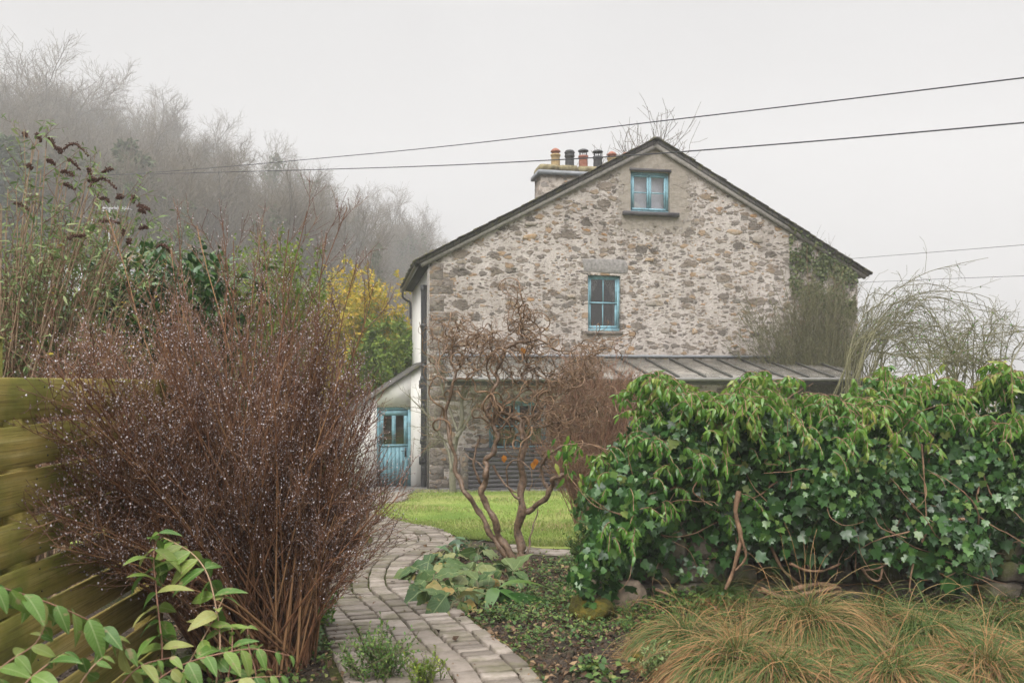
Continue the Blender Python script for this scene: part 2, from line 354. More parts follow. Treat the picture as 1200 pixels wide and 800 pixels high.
ms = n.n('MixShader'); n.link(n.mr(lw.outputs['Fresnel'], 0, 1, .10, .9), ms.inputs[0]); n.link(t.outputs[0], ms.inputs[1]); n.link(g.outputs[0], ms.inputs[2]); n.link(ms.outputs[0], n.out.inputs[0]); M['glass'] = n.m
n = NT('dirty_roof_glass'); p = n.n('BsdfPrincipled'); nz = n.noise(n.co(), 2.2, 5); p.inputs['Roughness'].default_value = .25
n.link(n.ramp(nz.outputs['Fac'], [(.35, (.20, .185, .16)), (.7, (.36, .33, .29))]), p.inputs['Base Color'])
t = n.n('BsdfTransparent'); ms = n.n('MixShader'); n.link(n.mr(nz.outputs['Fac'], .3, .7, .45, .8), ms.inputs[0]); n.link(t.outputs[0], ms.inputs[1]); n.link(p.outputs[0], ms.inputs[2]); n.link(ms.outputs[0], n.out.inputs[0]); M['roof_glass'] = n.m

# ground
n = NT('garden_soil'); co = n.co(); a = n.noise(co, 1.3, 6, .65); b = n.noise(co, 38, 5, .7); v = n.n('TexVoronoi'); n.link(co, v.inputs['Vector']); v.inputs['Scale'].default_value = 42
c = n.ramp(b.outputs['Fac'], [(.28, (.020, .015, .011)), (.5, (.055, .040, .029)), (.66, (.10, .075, .052)), (.8, (.15, .11, .075))])
c = n.mix(n.mr(a.outputs['Fac'], .53, .66, 0, .65), c, (.055, .075, .02))
M['soil'] = n.pbr(c, .9, .25, n.bump(n.math('ADD', b.outputs['Fac'], v.outputs['Distance']), .9, .03))
n = NT('lawn_turf'); co = n.co(); a = n.noise(co, .8, 5, .6); b = n.noise(co, 55, 4, .7)
c = n.ramp(a.outputs['Fac'], [(.3, (.12, .19, .03)), (.48, (.19, .26, .05)), (.62, (.28, .30, .09)), (.75, (.30, .25, .11))])
M['turf'] = n.pbr(n.mix(n.mr(b.outputs['Fac'], .4, .65, 0, .55), c, n.mix(1, c, (.5, .6, .4), 'MULTIPLY')), .9, .2, n.bump(b.outputs['Fac'], .7, .02))
n = NT('paver'); co = n.co(); at = n.n('Attribute'); at.attribute_name = 'rnd'; b = n.noise(co, 30, 5, .7); a2 = n.noise(co, 3.5, 5, .7)
c = n.ramp(at.outputs['Fac'], [(0, (.13, .108, .088)), (.3, (.19, .158, .13)), (.7, (.24, .203, .17)), (1, (.31, .265, .225))])
c = n.mix(n.mr(b.outputs['Fac'], .45, .7, 0, .55), c, n.mix(1, c, (.62, .6, .57), 'MULTIPLY')); c = n.mix(n.mr(a2.outputs['Fac'], .46, .66, 0, .7), c, (.095, .09, .042))
M['paver'] = n.pbr(c, n.mr(a2.outputs['Fac'], .3, .7, .45, .85), .35, n.bump(b.outputs['Fac'], .35, .008))
n = NT('mossy_joint'); b = n.noise(n.co(), 14, 5, .7)
M['joint'] = n.pbr(n.ramp(b.outputs['Fac'], [(.35, (.022, .018, .012)), (.52, (.05, .055, .015)), (.7, (.095, .105, .03))]), .95, .1, n.bump(b.outputs['Fac'], .6, .01))
n = NT('fence_board'); co = n.co(); at = n.n('Attribute'); at.attribute_name = 'rnd'; dv = n.n('VectorMath'); dv.operation = 'ADD'; n.link(co, dv.inputs[0]); n.link(at.outputs['Color'], dv.inputs[1])
w = n.noise(n.map(dv.outputs[0], (10, .9, 34)), 1.0, 7, .68); w2 = n.noise(n.map(dv.outputs[0], (30, 3.0, 140)), 1.0, 4, .7); st = n.noise(co, 1.9, 5, .65); kn = n.n('TexVoronoi'); n.link(n.map(dv.outputs[0], (1, 1.7, 4.2)), kn.inputs['Vector']); kn.inputs['Scale'].default_value = 1
c = n.ramp(w.outputs['Fac'], [(.28, (.19, .125, .035)), (.48, (.35, .26, .075)), (.66, (.46, .37, .15))])
c = n.mix(n.mr(st.outputs['Fac'], .38, .60, 0, .85), c, (.15, .16, .026)); c = n.mix(n.mr(w2.outputs['Fac'], .50, .70, 0, .75), c, (.085, .062, .02)); c = n.mix(n.mr(kn.outputs['Distance'], .05, .10, .85, 0), c, (.10, .055, .02)); c = n.mix(n.mr(st.outputs['Fac'], .60, .75, 0, .6), c, (.055, .06, .02))
M['board'] = n.pbr(c, .75, .25, n.bump(n.math('ADD', w.outputs['Fac'], w2.outputs['Fac']), .5, .006))
n = NT('wall_stone'); co = n.co(); b = n.noise(co, 10, 6, .7); m2 = n.noise(co, 3, 4)
c = n.ramp(b.outputs['Fac'], [(.3, (.05, .043, .035)), (.55, (.13, .11, .085)), (.75, (.20, .175, .135))])
M['stone'] = n.pbr(n.mix(n.mr(m2.outputs['Fac'], .5, .62, 0, .75), c, (.075, .085, .022)), .92, .2, n.bump(b.outputs['Fac'], .9, .03))
n = NT('mossy_rock'); b = n.noise(n.co(), 12, 6, .7)
M['moss'] = n.pbr(n.ramp(b.outputs['Fac'], [(.3, (.03, .025, .015)), (.5, (.075, .07, .015)), (.66, (.15, .105, .02)), (.8, (.09, .07, .05))]), .95, .1, n.bump(b.outputs['Fac'], 1, .03))
M['tan_rock'] = m_plain('tan_stone', (.20, .155, .115), .9, .2, .35, 16)
# plants
M['hazel'] = m_bark('hazel_bark', (.045, .028, .018), (.21, .135, .085), 26, .5, .45, None, .9)
M['hazel_twig'] = m_bark('hazel_twig', (.10, .058, .032), (.29, .18, .10), 25, .6, .4, (.08, .045, .025))
M['spirea'] = m_bark('red_brown_twigs', (.066, .029, .017), (.18, .083, .045), 12, .6, .4, (.27, .155, .08))
M['spirea_dark'] = m_bark('red_brown_stems', (.075, .033, .018), (.24, .115, .055), 20, .6, .35, (.36, .21, .10))
n = NT('seed_heads'); at = n.n('Attribute'); at.attribute_name = 'rnd'; M['seed'] = n.pbr(n.ramp(at.outputs['Fac'], [(0, (.12, .08, .065)), (.4, (.28, .225, .22)), (.75, (.44, .395, .405)), (1, (.62, .585, .61))]), .3, .7)
M['tree_bark'] = m_bark('hill_tree_bark', (.075, .066, .05), (.15, .13, .10), 2)
M['tree_twig'] = m_bark('hill_tree_twig', (.095, .078, .052), (.16, .13, .088), 2)
M['grey_bark'] = m_bark('lichened_bark', (.12, .115, .08), (.22, .20, .15), 14)
M['green_twig'] = m_bark('green_twig', (.10, .095, .05), (.20, .185, .10), 12)
M['tan_twig'] = m_bark('tan_twig', (.20, .13, .08), (.40, .29, .19), 12, .7, .3)
M['red_twig'] = m_bark('red_shrub_twig', (.13, .058, .035), (.29, .155, .10), 12, .6, .35, (.36, .24, .15))
M['vine'] = m_bark('ivy_stem', (.09, .05, .03), (.30, .185, .11), 18, .7, .3)
M['wood_dark'] = m_bark('buddleia_head', (.035, .016, .010), (.10, .045, .028), 40)
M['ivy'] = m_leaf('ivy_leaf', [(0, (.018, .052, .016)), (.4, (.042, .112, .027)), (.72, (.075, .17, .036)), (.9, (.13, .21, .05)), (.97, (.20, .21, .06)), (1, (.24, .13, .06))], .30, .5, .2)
M['ivy_top'] = m_leaf('ivy_shoot_leaf', [(0, (.05, .14, .022)), (.4, (.095, .22, .03)), (.8, (.17, .29, .045)), (1, (.32, .35, .07))], .32, .5, .35)
M['laurel'] = m_leaf('glossy_leaf', [(0, (.014, .05, .014)), (.6, (.035, .105, .02)), (1, (.10, .18, .03))], .3, .55, .15)
M['pale_leaf'] = m_leaf('grey_green_leaf', [(0, (.09, .15, .045)), (.6, (.19, .27, .09)), (1, (.33, .37, .17))], .55, .35, .3)
M['lime_leaf'] = m_leaf('lime_leaf', [(0, (.09, .16, .02)), (.6, (.17, .26, .03)), (1, (.30, .34, .05))], .5, .35, .35)
M['gold_leaf'] = m_leaf('golden_leaf', [(0, (.24, .25, .03)), (.4, (.42, .36, .04)), (.8, (.62, .44, .05)), (1, (.7, .44, .08))], .55, .3, .35)
M['fore_leaf'] = m_leaf('tutsan_leaf', [(0, (.055, .13, .022)), (.5, (.11, .20, .035)), (.85, (.19, .26, .055)), (1, (.30, .30, .10))], .45, .35, .25, (22, (.24, .20, .09)), True)
M['hosta'] = m_leaf('limp_leaf', [(0, (.035, .08, .022)), (.35, (.07, .125, .035)), (.65, (.13, .175, .06)), (.85, (.25, .25, .10)), (1, (.30, .19, .05))], .5, .35, .2, (16, (.16, .17, .05)), True)
M['cover'] = m_leaf('ground_leaf', [(0, (.03, .075, .015)), (.5, (.065, .13, .025)), (.85, (.12, .18, .04)), (1, (.22, .23, .06))], .5, .35, .2)
M['box_leaf'] = m_leaf('box_leaf', [(0, (.04, .11, .02)), (.5, (.085, .18, .03)), (1, (.22, .32, .07))], .45, .4, .25)
M['litter'] = m_leaf('dead_leaf', [(0, (.03, .018, .011)), (.5, (.10, .06, .035)), (.8, (.19, .12, .07)), (1, (.30, .20, .11))], .75, .25, .1)
M['blade'] = m_leaf('lawn_blade', [(0, (.13, .19, .04)), (.5, (.24, .30, .07)), (.85, (.38, .37, .15)), (1, (.42, .33, .17))], .6, .3, .3)
M['straw'] = m_leaf('straw_blade', [(0, (.04, .09, .018)), (.24, (.085, .13, .03)), (.42, (.19, .155, .055)), (.66, (.33, .205, .085)), (.85, (.31, .15, .06)), (1, (.13, .07, .035))], .6, .3, .25)
M['orange_leaf'] = m_leaf('orange_leaf', [(0, (.40, .14, .02)), (1, (.60, .26, .04))], .6, .3, .35)
M['ivy_far'] = m_leaf('hill_ivy', [(0, (.04, .065, .02)), (1, (.10, .125, .045))], .6, .25, .1)
M['yew'] = m_leaf('hill_evergreen', [(0, (.035, .06, .02)), (1, (.08, .115, .04))], .7, .2, .1)
M['climb_leaf'] = m_leaf('climber_leaf', [(0, (.05, .075, .025)), (.6, (.10, .13, .045)), (1, (.20, .21, .09))], .5, .35, .25)
M['cable'] = m_plain('cable_sheath', (.03, .03, .035), .6, .3)

# ------------------------------------------------------------------ ground, lawn, paths
def nonuni():
    xs = np.unique(np.concatenate([np.linspace(-220, -60, 20), np.linspace(-60, -8, 40), np.linspace(-8, 8, 110), np.linspace(8, 60, 30), np.linspace(60, 220, 14)]))
    ys = np.unique(np.concatenate([np.linspace(-40, 2, 12), np.linspace(2, 14, 90), np.linspace(14, 40, 50), np.linspace(40, 180, 80), np.linspace(180, 215, 8)]))
    return xs, ys
xs, ys = nonuni(); X, Y = np.meshgrid(xs, ys); Zg = GZ(X, Y)
idx = np.arange(X.size).reshape(X.shape); mb = MB()
mb.add(np.stack([X, Y, Zg], -1).reshape(-1, 3), np.stack([idx[:-1, :-1], idx[:-1, 1:], idx[1:, 1:], idx[1:, :-1]], -1).reshape(-1, 4))
tag(mb.build('ground', M['soil'], smooth=True), kind='structure')

# path centre line and lawn outline (plan coordinates, metres)
PC = smooth_path([(-.05, 2.6), (-.22, 3.6), (-.40, 4.42), (-.57, 4.93), (-.78, 5.58), (-1.03, 6.22), (-1.30, 6.97), (-1.43, 7.83), (-1.42, 8.63), (-1.30, 9.4), (-1.22, 10.0), (-1.45, 10.85), (-2.0, 11.75), (-2.72, 13.0), (-2.92, 14.4), (-2.7, 16), (-2.8, 17.6), (-2.9, 19.6)], 320)
BR = smooth_path([(-.15, 9.55), (.35, 9.1), (1.0, 8.9), (2.2, 8.75), (4, 8.65)], 120)
def arclen(p): return np.concatenate([[0], np.cumsum(np.linalg.norm(np.diff(p, axis=0), axis=1))])
def lay_path(mb, C, cols, skip=None):
    s = arclen(C); T = nrm(np.gradient(C, axis=0)); Nn = np.stack([T[:, 1], -T[:, 0]], 1)
    def at(q, o):
        return np.array([np.interp(q, s, C[:, 0]) + o * np.interp(q, s, Nn[:, 0]), np.interp(q, s, C[:, 1]) + o * np.interp(q, s, Nn[:, 1])])
    half = sum(c[0] for c in cols) / 2
    q = np.arange(0, s[-1], .08); v = []
    for k in q:
        for o in np.linspace(-half - .05, half + .05, 5):
            p = at(k, o); v.append((p[0], p[1], float(GZ(*p)) + .004))
    v = A(v); ii = np.arange(len(v)).reshape(-1, 5); mb.add(v, np.stack([ii[:-1, :-1], ii[:-1, 1:], ii[1:, 1:], ii[1:, :-1]], -1).reshape(-1, 4), 1)
    o = -half
    for w, ln, ph in cols:
        k = ph * ln
        while k < s[-1] - ln:
            l = ln * (1 + .05 * rng.normal()); g = .018 + .008 * rng.random()
            a0, a1 = o + g * .4, o + w - g * .4; k0, k1 = k + g * .55, k + l - g * .55
            pts = [at(k0, a0), at(k0, a1), at(k1, a1), at(k1, a0)]; k += l
            if skip and skip(sum(pts) / 4): continue
            z = float(GZ(*(sum(pts) / 4))) + .034 + .004 * rng.normal(); tl = rng.normal(size=2) * .006
            c = sum(pts) / 4; rot = .03 * rng.normal(); pts = [c + (p - c) * 1.0 + rot * np.array([-(p - c)[1], (p - c)[0]]) for p in pts]
            zz = [z + tl @ (p - c) * 1.5 - .07 * (p - c)[1] for p in pts]
            ch = .01
            lo = [(p[0], p[1], q_ - .05) for p, q_ in zip(pts, zz)]; md = [(p[0], p[1], q_ - .006) for p, q_ in zip(pts, zz)]
            hi = [(*(c + (p - c) * (1 - ch / max(.05, np.linalg.norm(p - c)))), q_) for p, q_ in zip(pts, zz)]
            mb.add(A(lo + md + hi), [[0,1,5,4],[1,2,6,5],[2,3,7,6],[3,0,4,7],[4,5,9,8],[5,6,10,9],[6,7,11,10],[7,4,8,11],[8,9,10,11]], 0, rng.random())
        o += w
mb = MB(); lay_path(mb, PC, [(.215, .108, 0), (.215, .108, .4), (.15, .225, .7), (.15, .225, .2), (.215, .108, .5), (.115, .225, .1)])
tag(mb.build('garden_path', [M['paver'], M['joint']]), kind='structure')
mb = MB(); lay_path(mb, BR, [(.17, .26, .2), (.17, .22, .5)])
tag(mb.build('side_path', [M['paver'], M['joint']]), kind='structure')

def strip_sheet(name, left, right, n, m, lift, mat):
    a = smooth_path(left, n); b = smooth_path(right, n); t = np.linspace(0, 1, m)[None, :, None]
    p = a[:, None] * (1 - t) + b[:, None] * t; z = GZ(p[..., 0], p[..., 1]) + lift
    ii = np.arange(n * m).reshape(n, m); q = MB(); q.add(np.concatenate([p, z[..., None]], -1).reshape(-1, 3), np.stack([ii[:-1, :-1], ii[:-1, 1:], ii[1:, 1:], ii[1:, :-1]], -1).reshape(-1, 4))
    return tag(q.build(name, mat, smooth=True), kind='structure'), p
LWL = [(-.60, 10.2), (-.92, 10.95), (-1.52, 11.9), (-2.24, 13.15), (-2.40, 14.5), (-2.1, 15.9), (-2.2, 17.2), (-2.25, 18.6)]
LWR = [(.35, 9.42), (2.5, 9.1), (5, 9.5), (7, 10.5), (8.5, 13), (9, 15), (9.2, 17), (9.4, 18.9)]
lawn, lp = strip_sheet('lawn', LWL, LWR, 50, 60, .022, M['turf'])
strip_sheet('rough_grass', [(-14, 8.5), (-14, 14), (-14, 28)], [(-2.25, 8.5), (-2.3, 10.3), (-3.5, 12.7), (-3.65, 14.6), (-3.6, 18.5), (-5.4, 28)], 60, 60, .05, M['turf'])
# blades of grass on the lawn
mb = MB(); N = 42000
u = rng.random(N) ** 1.5; w = rng.random(N) ** 1.25 * .75
i = u * 48.9; i0 = i.astype(int); fr = (i - i0)[:, None]; j = w * 58.9; j0 = j.astype(int); fj = (j - j0)[:, None]
p = (lp[i0, j0] * (1 - fr) + lp[i0 + 1, j0] * fr) * (1 - fj) + (lp[i0, j0 + 1] * (1 - fr) + lp[i0 + 1, j0 + 1] * fr) * fj
pos = np.concatenate([p, (GZ(p[:, 0], p[:, 1]) + .02)[:, None]], 1)
ax = nrm(np.stack([rng.normal(size=N) * .6, rng.normal(size=N) * .6, np.ones(N)], 1)); pn = np.sin(pos[:, 0] * 2.1 + 1.3 * np.sin(pos[:, 1] * 1.7)) + np.sin(pos[:, 1] * 2.9 + pos[:, 0])
leaves(mb, t_dia(.16, 0), pos + A([.03, .03, 0]) * rng.normal(size=pos.shape), ax, rng.normal(size=(N, 3)), (.03 + .04 * rng.random(N)) * (1 + .25 * pn), 0, np.clip(rng.random(N) * .75 + .12 * pn + .1, 0, 1))
tag(mb.build('lawn_grass', M['blade']), 'short bright green grass blades covering the lawn', 'grass', kind='stuff')

# ------------------------------------------------------------------ the cottage (local frame: x along the gable, y into the house, z up)
HL = A([-2.02, 19.44, -.95]); WD = 11.66; PSI = math.atan2(2.26, 11.44)
UA = A([math.cos(PSI), math.sin(PSI), 0]); VA = A([-math.sin(PSI), math.cos(PSI), 0])
def UW(px, py, v=0.0):
    d = A([(px - 600) / F, 1, (443 - py) / F]); c = A([0, 0, CZ]) - HL
    t = (v - c @ VA) / (d @ VA); q = c + t * d; return q @ UA, q[2]
def HW(u, v, w): return HL + UA * u + VA * v + A([0, 0, w])
EAVE, RIDGE, DEP = 5.57, 8.71, 5.7
house = thing('stone_cottage', 'tall rubble stone cottage with blue windows, gable end facing the garden', 'house', HL, PSI)
def top(u): return EAVE + (RIDGE - EAVE) * (1 - abs(u - WD / 2) / (WD / 2))

def rect(a, b, v=0.0):
    (x0, z1), (x1, z0) = UW(*a, v), UW(*b, v); return x0, x1, z0, z1
OP = {'attic': rect((739, 200), (785, 250)), 'first': rect((689, 322), (727.5, 388)), 'ground': rect((573, 470), (641, 528))}
def wall_strips(mb, x0, x1, zb, zt, holes, y, mat=0):    # a wall face cut round its openings
    cuts = sorted({x0, x1, WD / 2, *[h[0] for h in holes], *[h[1] for h in holes]}); cuts = [c for c in cuts if x0 <= c <= x1]
    for a, b in zip(cuts, cuts[1:]):
        hs_ = sorted([h for h in holes if h[0] <= a + 1e-6 and h[1] >= b - 1e-6], key=lambda h: h[2])
        z = [zb(a), zb(b)]
        for h in hs_:
            mb.add([(a, y, z[0]), (b, y, z[1]), (b, y, h[2]), (a, y, h[2])], [[0, 1, 2, 3]], mat); z = [h[3], h[3]]
        mb.add([(a, y, z[0]), (b, y, z[1]), (b, y, zt(b)), (a, y, zt(a))], [[0, 1, 2, 3]], mat)
mb = MB(); hl = list(OP.values())
wall_strips(mb, 0, WD, lambda x: -.6, top, hl, 0)
for x0, x1, z0, z1 in hl:                                # reveals
    for q in ([(x0,0,z0),(x0,.22,z0),(x0,.22,z1),(x0,0,z1)], [(x1,.22,z0),(x1,0,z0),(x1,0,z1),(x1,.22,z1)], [(x0,0,z1),(x0,.22,z1),(x1,.22,z1),(x1,0,z1)], [(x0,.22,z0),(x0,0,z0),(x1,0,z0),(x1,.22,z0)]):
        mb.add(q, [[0, 1, 2, 3]], 0)
wallmb = mb
mb = MB()
mb.add([(WD, 0, -.6), (WD, DEP, -.6), (WD, DEP, EAVE), (WD, 0, EAVE)], [[0,1,2,3]])
mb.add([(0, DEP, -.6), (0, DEP, EAVE), (WD / 2, DEP, RIDGE), (WD, DEP, EAVE), (WD, DEP, -.6)], [[0,1,2,3,4]])
mb.build('rear_wall', M['rubble'], house)
mb = MB(); mb.box((-.012, .0, -.6), (.0, DEP, EAVE)); mb.build('side_wall', M['white'], house)
# quoins on the near corner
mb = MB(); z = -.3; k = 0
while z < EAVE - .3:
    h = .22 + .2 * rng.random(); l = (.55 if k % 2 else .28) + .16 * rng.random(); jt = lambda: .014 * rng.normal(); f = -.012 - .008 * rng.random(); z1_ = z + h - .02
    q = [(.002, z + jt()), (l + jt(), z + jt()), (l + jt(), z1_ + jt()), (.002, z1_ + jt())]; c_ = (l / 2, z + h / 2)
    lo = [(x, .0, zz) for x, zz in q]; hi = [(c_[0] + (x - c_[0]) * .95, f, c_[1] + (zz - c_[1]) * .9) for x, zz in q]
    mb.add(lo + hi, [[0,1,5,4],[1,2,6,5],[2,3,7,6],[3,0,4,7],[4,5,6,7]], 0, rng.random()); z += h; k += 1
mb.build('quoin', M['quoin'], house)
# a few proud stones that break the flatness of the wall
mb = MB()
for k in range(120):
    x = rng.uniform(.5, WD - .3); z = rng.uniform(.1, top(x) - .25)
    if any(h[0] - .25 < x < h[1] + .25 and h[2] - .3 < z < h[3] + .5 for h in hl) or (abs(x - WD / 2) < 1.15 and z > 6.4): continue
    s = .035 + .085 * rng.random() ** 2; lump(mb, (x, .035, z), (s * rng.uniform(1, 1.8), .042 + .02 * rng.random(), s * rng.uniform(.5, .85)), int(rng.integers(1e6)), 0, (12, 7), .34, .5)
n = NT('proud_stone'); at = n.n('Attribute'); at.attribute_name = 'rnd'; nz = n.noise(n.co(), 14, 5, .7)
c = n.ramp(at.outputs['Fac'], [(0, (.125, .11, .10)), (.35, (.20, .175, .15)), (.65, (.27, .235, .195)), (.8, (.33, .21, .10)), (.9, (.235, .22, .21)), (1, (.38, .23, .11))])
M['proud'] = n.pbr(n.mix(n.mr(nz.outputs['Fac'], .4, .72, 0, .8), c, (.42, .375, .33)), .92, .15, n.bump(nz.outputs['Fac'], .8, .03))
for (v_, r_, q_, (f_, m_)) in zip(mb.v, mb.r, mb.q, mb.f): wallmb.add(v_, f_ - f_.min(), 1, r_)
wallmb.build('gable_wall', [M['rubble'], M['proud']], house)
def window(opn, lights, style):
    x0, x1, z0, z1 = opn; y = .10; b = .065; m = MB()
    def bar(a, c, d, e, y0=y, y1=y + .06): m.box((a, y0, d), (c, y1, e))
    bar(x0, x1, z1 - b, z1); bar(x0, x1, z0, z0 + b); bar(x0, x0 + b, z0 + b, z1 - b); bar(x1 - b, x1, z0 + b, z1 - b)
    panes = []
    if style == 'sash':
        zm = (z0 + z1) / 2 + .02; i0, i1 = x0 + b, x1 - b; s = .05
        for (a, c, yy) in ((z0 + b, zm + .02, y + .035), (zm - .02, z1 - b, y + .008)):
            bar(i0, i1, a, a + (s + .03 if a < zm - .1 else s * .7), yy, yy + .025); bar(i0, i1, c - s * .7, c, yy, yy + .025)
            bar(i0, i0 + s, a, c, yy + .001, yy + .026); bar(i1 - s, i1, a, c, yy + .001, yy + .026)
            xm = (i0 + i1) / 2; bar(xm - .012, xm + .012, a + .03, c - .02, yy + .003, yy + .024)
            panes.append((i0 + s, i1 - s, a + s, c - s * .7, yy + .014))
    else:
        wl = (x1 - x0 - 2 * b) / lights; s = .055
        for k in range(lights):
            a, c = x0 + b + k * wl + .004, x0 + b + (k + 1) * wl - .004
            yy = y - .012; e, f = z0 + b + .004, z1 - b - .004
            bar(a, c, f - s, f, yy, yy + .05); bar(a, c, e, e + s, yy, yy + .05); bar(a, a + s, e + s, f - s, yy, yy + .05); bar(c - s, c, e + s, f - s, yy, yy + .05)
            nv, nh = style; 
            for q in range(1, nh): zz = e + (f - e) * q / nh; bar(a + s, c - s, zz - .012, zz + .012, yy + .01, yy + .04)
            for q in range(1, nv): xx = a + (c - a) * q / nv; bar(xx - .011, xx + .011, e + s, f - s, yy + .012, yy + .038)
            panes.append((a + s, c - s, e + s, f - s, yy + .025))
    return m.build('window', M['blue'], house), panes
def finish(w, panes, opn, room, extra=None):
    for a, c, d, e, yy in panes:
        g = MB(); g.add([(a, yy, d), (c, yy, d), (c, yy, e), (a, yy, e)], [[0, 1, 2, 3]]); g.build('pane', M['glass'], w)
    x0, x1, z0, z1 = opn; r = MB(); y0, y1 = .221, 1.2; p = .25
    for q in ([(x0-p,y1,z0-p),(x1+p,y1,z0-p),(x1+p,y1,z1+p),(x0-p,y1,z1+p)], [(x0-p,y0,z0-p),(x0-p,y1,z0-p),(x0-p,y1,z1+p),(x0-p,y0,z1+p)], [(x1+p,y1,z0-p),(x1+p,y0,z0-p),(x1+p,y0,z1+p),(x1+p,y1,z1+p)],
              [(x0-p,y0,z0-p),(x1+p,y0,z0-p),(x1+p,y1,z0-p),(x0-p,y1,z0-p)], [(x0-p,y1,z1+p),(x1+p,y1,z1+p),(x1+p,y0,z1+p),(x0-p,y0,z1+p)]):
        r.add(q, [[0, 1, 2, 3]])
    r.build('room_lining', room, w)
w1, p1 = window(OP['attic'], 2, (1, 2)); finish(w1, p1, OP['attic'], M['attic_sky_tone'])
x0, x1, z0, z1 = OP['attic']; g = MB()
g.add([(x0 + .1, .19, z0 + .1), (x0 + .44, .19, z0 + .09), (x0 + .44, .21, z0 + .16), (x0 + .13, .21, z0 + .36)], [[0, 1, 2, 3]]); g.build('paper_sheet', M['lamp_white'], w1)
g = MB(); g.add([(x0, .3, z0 - .1), (x1, .3, z0 - .1), (x1, .3, z1 + .1), (x0, .3, z1 + .1)], [[0, 1, 2, 3]]); g.build('sky_reflection_sheet', M['attic_sky_tone'], w1)  # added pale sheet behind the glass, imitates the sky reflection on the panes
w2, p2 = window(OP['first'], 1, 'sash'); finish(w2, p2, OP['first'], M['room'])
x0, x1, z0, z1 = OP['first']
for sgn in (0, 1):                                       # tied back net curtains
    g = MB(); nn = 30; t = np.linspace(0, 1, 12); V = []
    for zz in t:
        inner = .5 - .36 * math.sin(min(zz * 1.7, 1) * math.pi / 2) if zz < .6 else .14 + .06 * (zz - .6)
        for s_ in np.linspace(0, 1, nn):
            xx = x0 + (x1 - x0) * (s_ * inner if sgn == 0 else 1 - s_ * inner); V.append((xx, .26 + .022 * math.sin(s_ * 44), z1 - zz * (z1 - z0)))
    ii = np.arange(12 * nn).reshape(12, nn); g.add(V, np.stack([ii[:-1, :-1], ii[:-1, 1:], ii[1:, 1:], ii[1:, :-1]], -1).reshape(-1, 4)); g.build('curtain', M['curtain'], w2, True)
w3, p3 = window(OP['ground'], 2, (2, 2)); finish(w3, p3, OP['ground'], M['room'])
def sill(w, opn, ov, h, mat, d=.11):
    g = MB(); x0, x1, z0, z1 = opn; g.box((x0 - ov, -d, z0 - h), (x1 + ov, .098, z0 - .003)); g.build('sill', mat, w)
sill(w1, OP['attic'], .22, .10, M['slat']); sill(w2, OP['first'], .05, .09, M['quoin'], .06); sill(w3, OP['ground'], .06, .09, M['white'])
a = rect((680, 302), (736, 321.5)); g = MB(); lump(g, ((a[0] + a[1]) / 2, .09, (a[2] + a[3]) / 2 + .005), ((a[1] - a[0]) / 2, .105, (a[3] - a[2]) / 2 - .01), 5, 0, (28, 9), .05, .25); g.build('lintel', M['lintel'], w2, True)
x0, x1, z0, z1 = OP['attic']; g = MB(); g.box((x0 - .03, -.03, z1 + .003), (x1 + .03, .09, z1 + .07)); g.build('lintel', M['slat'], w1)

# roof: two slabs, slate courses at the verge and eaves
sl = math.atan2(RIDGE - EAVE, WD / 2); cs, sn = math.cos(sl), math.sin(sl); OV = .36
def roofpt(side, s, dz): # s metres down the slope from the ridge; dz up normal
    u = s * cs; z = RIDGE + .10 - s * sn; x = WD / 2 + (u if side else -u)
    return (x + (dz * sn if side else -dz * sn), z + dz * cs)
LS = (WD / 2) / cs + OV
for side in (0, 1):
    g = MB(); pr = [roofpt(side, -.0, -.10), roofpt(side, LS, -.10), roofpt(side, LS, 0), roofpt(side, 0, 0)]
    g.hexa([(x, -.10, z) for x, z in pr] + [(x, DEP + .15, z) for x, z in pr]); 
    o = g.build('roof', M['slate'], house)
    g = MB(); s = LS + .03; k = 0
    while s > .02:                                       # verge slates
        ln = .235 + .02 * rng.normal(); a, b = roofpt(side, s, .012 + .012 * rng.random()), roofpt(side, max(s - ln - .05, 0), .004)
        t = .016 + .012 * rng.random(); c, d = (a[0], a[1] + t), (b[0], b[1] + t); y0 = -.15 - .03 * rng.random()
        g.hexa([(a[0], y0, a[1]), (b[0], y0, b[1]), (d[0], y0, d[1]), (c[0], y0, c[1]), (a[0], .3, a[1]), (b[0], .3, b[1]), (d[0], .3, d[1]), (c[0], .3, c[1])], 0, rng.random()); s -= ln
    y = -.1
    while y < DEP:                                       # eaves slates
        wd = .27 + .05 * rng.normal(); j = .05 * rng.random(); t = .025 + .02 * rng.random()
        a, b = roofpt(side, LS + .06 + j, .002), roofpt(side, LS - .5, .03); c, d = roofpt(side, LS + .06 + j, t), roofpt(side, LS - .5, .03 + t)
        y0, y1 = y + .004, y + wd - .006; g.hexa([(a[0], y0, a[1]), (b[0], y0, b[1]), (d[0], y0, d[1]), (c[0], y0, c[1]), (a[0], y1, a[1]), (b[0], y1, b[1]), (d[0], y1, d[1]), (c[0], y1, c[1])], 0, rng.random()); y += wd
    g.build('slate_edge', M['slate_edge'], o)
    g = MB(); pr = [roofpt(side, .0, -.21), roofpt(side, LS - .05, -.20), roofpt(side, LS - .05, -.103), roofpt(side, 0, -.103)]   # mortar verge
    g.hexa([(x, -.085, z) for x, z in pr] + [(x, -.004, z) for x, z in pr]); g.build('verge', M['verge'], house)
g = MB(); 
for k in range(14): y = -.16 + k * .43; lump(g, (WD / 2, y + .21, RIDGE + .10), (.12, .215, .045), k, 0, (8, 5), .06, .5)
g.build('ridge_tile', M['slate_edge'], house, True)
